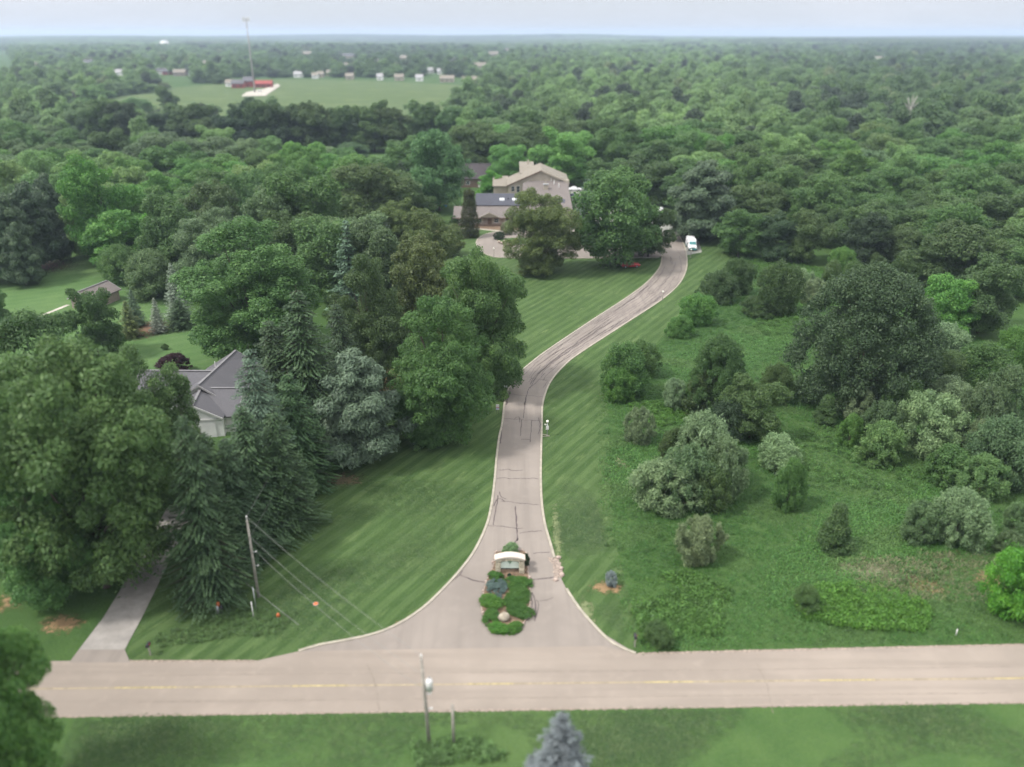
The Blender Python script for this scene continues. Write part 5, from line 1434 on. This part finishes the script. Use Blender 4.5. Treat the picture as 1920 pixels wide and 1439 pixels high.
def poisson(y0, y1, space, seed, existing, n_try):
    rng = np.random.default_rng(seed); cell = space * 1.6; grid = {}
    for x, y, r in existing: grid.setdefault((int(x // cell), int(y // cell)), []).append((x, y, r))
    out = []
    for _ in range(n_try):
        y = math.sqrt(rng.uniform(y0 ** 2, y1 ** 2)); x = rng.uniform(-.74, .74) * (y + 40)
        r = space * rng.uniform(.40, .62)
        ix, iy = int(x // cell), int(y // cell); ok = True
        for a in (-1, 0, 1):
            for b in (-1, 0, 1):
                for (u, v, q) in grid.get((ix + a, iy + b), ()):
                    if (u - x) ** 2 + (v - y) ** 2 < ((r + q) * .86) ** 2: ok = False; break
                if not ok: break
            if not ok: break
        if not ok: continue
        if not wood_ok(*to_px(x, y)): continue
        grid.setdefault((ix, iy), []).append((x, y, r)); out.append((x, y, r))
    return out

def light_patch(x, y):  # sunlit patches over the nearer woods, put into the leaf tints
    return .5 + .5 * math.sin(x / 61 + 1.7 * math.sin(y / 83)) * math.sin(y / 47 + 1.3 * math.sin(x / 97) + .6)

near_wood = sorted(poisson(150, 760, 15.5, 5, PLACED, 42000), key=lambda t: t[1])
n_hand = sum(N_KIND.get(k, 0) for k in ('oak', 'ash', 'maple', 'lindentree', 'willow', 'column', 'spruce', 'pine', 'fir', 'bluespruce', 'cedar'))
n_ind = 292 - n_hand
ind, rest = near_wood[:n_ind], near_wood[n_ind:]
bands = {}
for x, y, r in ind:
    px, py = to_px(x, y)
    side = 'left' if px < 640 else ('middle' if px < 1150 else 'right')
    bands.setdefault((side, int(y // 26)), []).append((px, x, y, r))
PLACE = {'left': 'far left wood', 'middle': 'wood behind the house', 'right': 'deep right wood'}
rowno = {}
for key in sorted(bands):
    side = key[0]; rowno[side] = rowno.get(side, 0) + 1
    for i, (px, x, y, r) in enumerate(sorted(bands[key])):
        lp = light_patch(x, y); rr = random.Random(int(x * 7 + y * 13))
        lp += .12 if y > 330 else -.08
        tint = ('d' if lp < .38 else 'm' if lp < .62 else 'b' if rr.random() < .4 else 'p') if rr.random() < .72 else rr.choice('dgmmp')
        kind = 'ash' if rr.random() < .14 else 'oak'
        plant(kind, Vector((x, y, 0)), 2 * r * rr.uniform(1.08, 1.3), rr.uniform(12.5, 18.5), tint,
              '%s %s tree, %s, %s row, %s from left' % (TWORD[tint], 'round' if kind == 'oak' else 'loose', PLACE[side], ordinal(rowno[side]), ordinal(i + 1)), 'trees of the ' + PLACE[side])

# pale dead tree above the right wood
p = U(1696, 262); q = UY(1695, 180, p.y)
dt = thing('dead_tree', 'bare pale dead tree rising above the right wood', 'tree', p)
m = MB(); h = q.z
m.tube([(0, 0, 0), (.3, 0, h * .55), (0, 0, h * .75)], [.6, .5, .42], 8)
for dx_, zz, r in ((2.6, 1.0, .26), (-2.2, .97, .24), (3.8, .86, .18), (-3.2, .84, .16), (.6, 1.02, .18), (1.6, .92, .14)):
    m.tube([(0.1, 0, h * .62), (dx_ * .5, .3, h * (.62 + (zz - .62) * .6)), (dx_, .5, h * zz)], [r * 2.2, r * 1.4, r * .5], 6)
    m.tube([(dx_ * .6, .35, h * (.62 + (zz - .62) * .65)), (dx_ * .4, 1.0, h * (zz - .03))], [r * .7, r * .2], 5)
m.build('trunk', M_deadwood, dt, True)

def scatter(name, pts, sc, tint, pick, meshes, label, cat):
    """one object: a cloud of points that carries a copy of a small mesh at each"""
    me = bpy.data.meshes.new(name); n = len(pts)
    me.vertices.add(n); me.vertices.foreach_set('co', np.asarray(pts, np.float32).ravel())
    me.attributes.new('sc', 'FLOAT_VECTOR', 'POINT').data.foreach_set('vector', np.asarray(sc, np.float32).ravel())
    me.attributes.new('tint', 'FLOAT_COLOR', 'POINT').data.foreach_set('color', np.concatenate([np.asarray(tint, np.float32), np.ones((n, 1), np.float32)], 1).ravel())
    me.attributes.new('rot', 'FLOAT_VECTOR', 'POINT').data.foreach_set('vector', np.stack([np.zeros(n), np.zeros(n), RNG.uniform(0, 6.28, n)], 1).astype(np.float32).ravel())
    me.attributes.new('pick', 'INT', 'POINT').data.foreach_set('value', np.asarray(pick, np.int32))
    me.update()
    o = bpy.data.objects.new(name, me); COL.objects.link(o)
    tag(o, label, cat, None, 'stuff')
    src = bpy.data.collections.new(name + '_source')
    for i, mm in enumerate(meshes): src.objects.link(bpy.data.objects.new('%s_source_%02d' % (name, i), mm))
    ng = bpy.data.node_groups.new(name, 'GeometryNodeTree')
    ng.interface.new_socket('Geometry', in_out='INPUT', socket_type='NodeSocketGeometry'); ng.interface.new_socket('Geometry', in_out='OUTPUT', socket_type='NodeSocketGeometry')
    gi, go = ng.nodes.new('NodeGroupInput'), ng.nodes.new('NodeGroupOutput')
    ci = ng.nodes.new('GeometryNodeCollectionInfo'); ci.inputs['Collection'].default_value = src
    ci.inputs['Separate Children'].default_value = True; ci.inputs['Reset Children'].default_value = True
    ip = ng.nodes.new('GeometryNodeInstanceOnPoints'); ip.inputs['Pick Instance'].default_value = True
    def attr(nm, t):
        a = ng.nodes.new('GeometryNodeInputNamedAttribute'); a.data_type = t; a.inputs['Name'].default_value = nm
        return next(s for s in a.outputs if s.enabled and s.name == 'Attribute')
    L = ng.links.new
    L(gi.outputs[0], ip.inputs['Points']); L(ci.outputs[0], ip.inputs['Instance'])
    L(attr('pick', 'INT'), ip.inputs['Instance Index']); L(attr('rot', 'FLOAT_VECTOR'), ip.inputs['Rotation']); L(attr('sc', 'FLOAT_VECTOR'), ip.inputs['Scale'])
    L(ip.outputs[0], go.inputs[0])
    md = o.modifiers.new('copies', 'NODES'); md.node_group = ng
    return o

def wood_tint(x, y, rng):  # sunlit and duller bands of far wood, painted as leaf colour
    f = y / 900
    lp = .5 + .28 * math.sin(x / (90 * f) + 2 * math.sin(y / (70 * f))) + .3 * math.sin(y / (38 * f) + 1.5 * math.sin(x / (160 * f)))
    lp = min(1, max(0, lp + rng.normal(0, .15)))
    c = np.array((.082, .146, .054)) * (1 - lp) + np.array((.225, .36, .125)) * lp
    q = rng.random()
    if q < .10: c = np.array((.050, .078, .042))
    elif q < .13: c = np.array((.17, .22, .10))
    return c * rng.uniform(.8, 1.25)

def gap(x, y):
    f = max(1, y / 1000)
    return math.sin(x / (130 * f) + 1.9 * math.sin(y / (210 * f)) + 2) * math.sin(y / (120 * f) + 1.2 * math.sin(x / (260 * f))) > .83

rng = np.random.default_rng(77)
P1 = rest + poisson(760, 1500, 17.5, 6, [], 60000)
P2 = poisson(1500, 2600, 23, 8, [], 40000)
pts, sc, ti, pk = [], [], [], []
for x, y, r in P1 + P2:
    if y > 900 and gap(x, y): continue
    w = 2 * r * rng.uniform(1.05, 1.3); h = rng.choice([8, 12, 15, 19], p=[.1, .3, .4, .2]) * rng.uniform(.85, 1.15)
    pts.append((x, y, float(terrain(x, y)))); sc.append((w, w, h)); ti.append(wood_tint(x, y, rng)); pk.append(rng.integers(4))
scatter('far_woods', pts, sc, ti, pk, FARM, 'countless green trees of the distant woods and suburb beyond the hayfield', 'woods')
P3 = poisson(2600, 10500, 78, 9, [], 60000)
pts, sc, ti, pk = [], [], [], []
for x, y, r in P3:
    if y < 5000 and gap(x, y): continue
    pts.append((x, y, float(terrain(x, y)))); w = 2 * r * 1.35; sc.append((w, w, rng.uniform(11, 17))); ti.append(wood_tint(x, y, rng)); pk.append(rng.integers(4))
scatter('horizon_woods', pts, sc, ti, pk, CLUMPM, 'hazy wooded plain reaching the horizon', 'woods')

# ------------------------------------------------------------------ meadow growth
def tuft(seed, n, h, spread, wid):
    r = np.random.default_rng(seed); Q = []
    for i in range(n):
        a = r.uniform(0, 6.28); b = np.array([r.normal(0, spread), r.normal(0, spread), 0]); l = h * r.uniform(.5, 1.15)
        lean = np.array([math.cos(a), math.sin(a), 0]) * l * r.uniform(.15, .7); s = np.array([-math.sin(a), math.cos(a), 0]) * wid
        m_ = b + lean * .4 + np.array([0, 0, l * .65]); t_ = b + lean + np.array([0, 0, l * .9])
        Q += [[b - s * .6, b + s * .6, m_ + s, m_ - s], [m_ - s, m_ + s, t_ + s * .25, t_ - s * .25]]
    return mesh_quads('grass_tuft', np.array(Q), np.clip(r.normal(1, .18, len(Q)), .5, 1.6), M_iblade)
TUFTS = [tuft(200 + i, 11, .42, .20, .030) for i in range(4)]
def weed(seed, n=70):
    r = np.random.default_rng(seed); L = [(r.normal(0, .16), r.normal(0, .16), r.uniform(.15, .5), r.uniform(.1, .2)) for _ in range(9)]
    V, var = puffs(r, n, L, .085, .8, 1.0, .5); return mesh_quads('weed_plant', V, var, M_iblade)
WEEDS = [weed(210 + i) for i in range(4)]
meadow_px = [(1122, 735), (1175, 697), (1240, 643), (1303, 572), (1365, 515), (1405, 478), (1550, 505), (1700, 560), (1990, 720), (1990, 1200), (1200, 1219), (1178, 1180), (1152, 1090), (1130, 1000), (1120, 900), (1117, 800)]
mpoly = [tuple(p)[:2] for p in px_line(meadow_px)]
def fill(poly, n, rng):
    xs = [p[0] for p in poly]; ys = [p[1] for p in poly]; out = []
    while len(out) < n:
        x, y = rng.uniform(min(xs), max(xs)), rng.uniform(min(ys), max(ys))
        if inside(poly, x, y): out.append((x, y))
    return out
def fbm(x, y, s): return .5 + .25 * math.sin(x / s + 2 * math.sin(y / s * .7)) + .25 * math.sin(y / s * 1.3 + 1.7 * math.sin(x / s * .6))
pts, sc, ti, pk = [], [], [], []
dryp = [(1590, 1050), (1760, 1040), (1930, 1020), (1930, 1130), (1760, 1130), (1640, 1110)]
limes = [([(1490, 1130), (1530, 1105), (1620, 1092), (1700, 1105), (1745, 1150), (1730, 1185), (1600, 1180), (1510, 1160)], (.078, .190, .026)), ([(1400, 480), (1480, 468), (1545, 505), (1500, 545), (1430, 520)], (.080, .175, .036)), ([(1450, 585), (1510, 570), (1512, 640), (1450, 640), (1410, 610)], (.080, .175, .040)),
         ([(1180, 760), (1280, 750), (1300, 790), (1240, 800), (1190, 790)], (.080, .185, .032)), ([(1180, 1090), (1290, 1070), (1370, 1110), (1350, 1195), (1200, 1205)], (.075, .165, .034)), ([(1440, 850), (1560, 780), (1600, 840), (1750, 890), (1700, 930), (1520, 910)], (.075, .165, .04))]
for x, y in fill(mpoly, 60000, rng):
    px, py = to_px(x, y)
    ex = np.interp(py, [697, 735, 800, 900, 1000, 1090, 1180, 1220], [1175, 1122, 1117, 1120, 1130, 1152, 1178, 1200])
    if py > 697 and px < ex + 40 and rng.random() > (px - ex) / 40 + .1 * fbm(x, y, 2): continue
    f = fbm(x, y, 6.0); g = fbm(x + 50, y, 2.3)
    c = np.array((.052, .134, .031)) * (1 - f) + np.array((.080, .188, .044)) * f
    if g > .76: c = c * .6 + np.array((.11, .17, .06)) * .4
    if inside(dryp, px, py) and rng.random() < .55: c = np.array((.16, .17, .09)); 
    for L_, cc in limes:
        if inside(L_, px, py) and rng.random() < .8: c = np.array(cc)
    s = rng.uniform(.6, 1.25) * (1.3 if f > .6 else .9)
    pts.append((x, y, .0)); s *= .72; sc.append((s * 1.3, s * 1.3, s * .55)); ti.append(c * rng.uniform(.85, 1.15)); pk.append(rng.integers(4))
scatter('meadow_grass', pts, sc, ti, pk, TUFTS, 'rank uncut grass of the meadow right of the driveway', 'grass')
pts, sc, ti, pk = [], [], [], []
for (L_, cc), n in zip(limes, (1500, 500, 600, 350, 1200, 450)):
    wp = [tuple(p)[:2] for p in px_line(L_)]
    for x, y in fill(wp, n, rng):
        if fbm(x, y, 1.9) < .33: continue
        s = rng.uniform(.5, 1.3); pts.append((x, y, 0)); sc.append((s, s, s * rng.uniform(.6, 1.2))); ti.append(np.array(cc) * rng.uniform(.65, 1.2)); pk.append(rng.integers(4))
for x, y in fill(mpoly, 2600, rng):
    if fbm(x, y, 5) < .5: continue
    s = rng.uniform(.4, 1.0); pts.append((x, y, 0)); sc.append((s, s, s)); ti.append(np.array((.062, .13, .036)) * rng.uniform(.7, 1.4)); pk.append(rng.integers(4))
wp = [tuple(p)[:2] for p in px_line([(470, 1140), (560, 1150), (520, 1190), (300, 1215), (280, 1195)])]
for x, y in fill(wp, 500, rng):
    s = rng.uniform(.3, .7); pts.append((x, y, 0)); sc.append((s, s, s)); ti.append(np.array((.085, .15, .05)) * rng.uniform(.7, 1.4)); pk.append(rng.integers(4))
wp = [tuple(p)[:2] for p in px_line([(770, 1395), (900, 1385), (960, 1430), (780, 1436)])]
for x, y in fill(wp, 260, rng):
    s = rng.uniform(.4, .9); pts.append((x, y, 0)); sc.append((s, s, s)); ti.append(np.array((.085, .16, .05)) * rng.uniform(.7, 1.4)); pk.append(rng.integers(4))
vp_, vs_, vt_, vk_ = [], [], [], []
for poly, n, zz in (([(-150, 1352), (2060, 1322), (2060, 1439), (-150, 1439)], 15000, .35), ([(250, 1235), (480, 1236), (700, 1190), (860, 1060), (900, 900), (640, 900), (560, 1000), (520, 1100)], 9000, .22), ([(1050, 900), (1110, 900), (1165, 1150), (1190, 1220), (1120, 1150), (1040, 1000)], 3500, .25)):
    wp = [tuple(p)[:2] for p in px_line(poly)]
    for x, y in fill(wp, n, rng):
        f = fbm(x, y, 3.1)
        if f < .42: continue
        c = np.array((.050, .098, .032)) if rng.random() < .7 else np.array((.098, .145, .056))
        s = rng.uniform(.35, .8) * f; vp_.append((x, y, 0)); vs_.append((s * 1.5, s * 1.5, s * zz)); vt_.append(c * rng.uniform(.8, 1.25)); vk_.append(rng.integers(4))
scatter('lawn_tufts', vp_, vs_, vt_, vk_, TUFTS, 'short uneven tufts in the mown grass beside the road and driveway', 'grass')
scatter('weeds', pts, sc, ti, pk, WEEDS, 'leafy lime green weeds growing in patches among the meadow grass', 'weeds')

# ------------------------------------------------------------------ air, light, camera
HZ, htree, hs_, ho = None, None, None, None
hm = bpy.data.materials.new('haze_air'); hm.use_nodes = True; nt = hm.node_tree
nt.nodes.remove(nt.nodes['Principled BSDF'])
pv = nt.nodes.new('ShaderNodeVolumePrincipled'); pv.inputs['Density'].default_value = .00015
pv.inputs['Color'].default_value = (.66, .80, 1.0, 1); pv.inputs['Anisotropy'].default_value = .2
nt.links.new(pv.outputs[0], nt.nodes['Material Output'].inputs['Volume'])
hz = MB().box(-17000, 17000, -16800, 17000, -22, 86).build('haze', hm); hz['kind'] = 'stuff'
tag(hz, 'thin pale blue haze over the distant woods', 'haze')

SUN_EL, SUN_DIR = math.radians(54), Vector((-.88, -.30, 0)).normalized()
sd = Vector((SUN_DIR.x * math.cos(SUN_EL), SUN_DIR.y * math.cos(SUN_EL), math.sin(SUN_EL)))
sun = bpy.data.lights.new('sun', 'SUN'); sun.energy = 2.3; sun.angle = math.radians(7); sun.color = (1, .965, .91)
so = bpy.data.objects.new('sun', sun); COL.objects.link(so); so.rotation_euler = (-sd).to_track_quat('-Z', 'Y').to_euler()

wd = bpy.data.worlds.new('World'); S.world = wd; wd.use_nodes = True; nt = wd.node_tree
bg = nt.nodes['Background']
sky = nt.nodes.new('ShaderNodeTexSky'); sky.sky_type = 'NISHITA'; sky.sun_disc = False
sky.sun_elevation = SUN_EL; sky.sun_rotation = math.atan2(sd.x, sd.y); sky.altitude = 50; sky.air_density = 1.0; sky.dust_density = 1.2; sky.ozone_density = 1.5
tc = nt.nodes.new('ShaderNodeTexCoord')
mp = nt.nodes.new('ShaderNodeMapping'); mp.inputs['Scale'].default_value = (1, 1, 4.5); nt.links.new(tc.outputs['Generated'], mp.inputs[0])
cn = noise(nt, mp.outputs[0], 2.2, 5, .55)
cloud = ramp(nt, cn, .30, .62)
cc = mixc(nt, ramp(nt, cn, .40, .75), (3.9, 4.12, 4.6), (4.6, 4.72, 4.95))
mixed = mixc(nt, math_(nt, 'ADD', math_(nt, 'MULTIPLY', cloud, .2), .80), sky.outputs[0], cc)
sp_ = nt.nodes.new('ShaderNodeSeparateXYZ'); nt.links.new(tc.outputs['Generated'], sp_.inputs[0])
gain = math_(nt, 'ADD', math_(nt, 'MULTIPLY', ramp(nt, sp_.outputs[2], .03, .75), 1.65), 1.0)   # an overcast sky is brightest overhead
mixed = mixc(nt, ramp(nt, sp_.outputs[2], .05, .6), mixed, mixc(nt, .5, mixed, (4.7, 4.55, 4.2)))
vm = nt.nodes.new('ShaderNodeVectorMath'); vm.operation = 'SCALE'; nt.links.new(mixed, vm.inputs[0]); nt.links.new(gain, vm.inputs['Scale'])
nt.links.new(vm.outputs[0], bg.inputs['Color']); bg.inputs['Strength'].default_value = .10

cam = bpy.data.cameras.new('camera'); co = bpy.data.objects.new('camera', cam); COL.objects.link(co)
co.location = (0, 0, H); co.rotation_euler = (PI / 2 - TH, 0, 0)
cam.sensor_width = 36; cam.lens = F / 1920 * 36; cam.clip_end = 40000; cam.clip_start = .5
cam.dof.use_dof = True; cam.dof.focus_distance = 120; cam.dof.aperture_fstop = cam.lens / 1000 / .50
S.camera = co
S.render.engine = 'CYCLES'
S.cycles.max_bounces = 5; S.cycles.diffuse_bounces = 3; S.cycles.glossy_bounces = 2; S.cycles.transmission_bounces = 2; S.cycles.volume_bounces = 0
S.cycles.transparent_max_bounces = 4
S.cycles.use_adaptive_sampling = True; S.cycles.adaptive_threshold = .02
S.cycles.use_denoising = True
try: S.cycles.denoiser = 'OPENIMAGEDENOISE'
except Exception: pass
S.cycles.sample_clamp_indirect = 6
S.view_settings.view_transform = 'Standard'; S.view_settings.look = 'None'; S.view_settings.exposure = 0.9; S.view_settings.gamma = 1.0
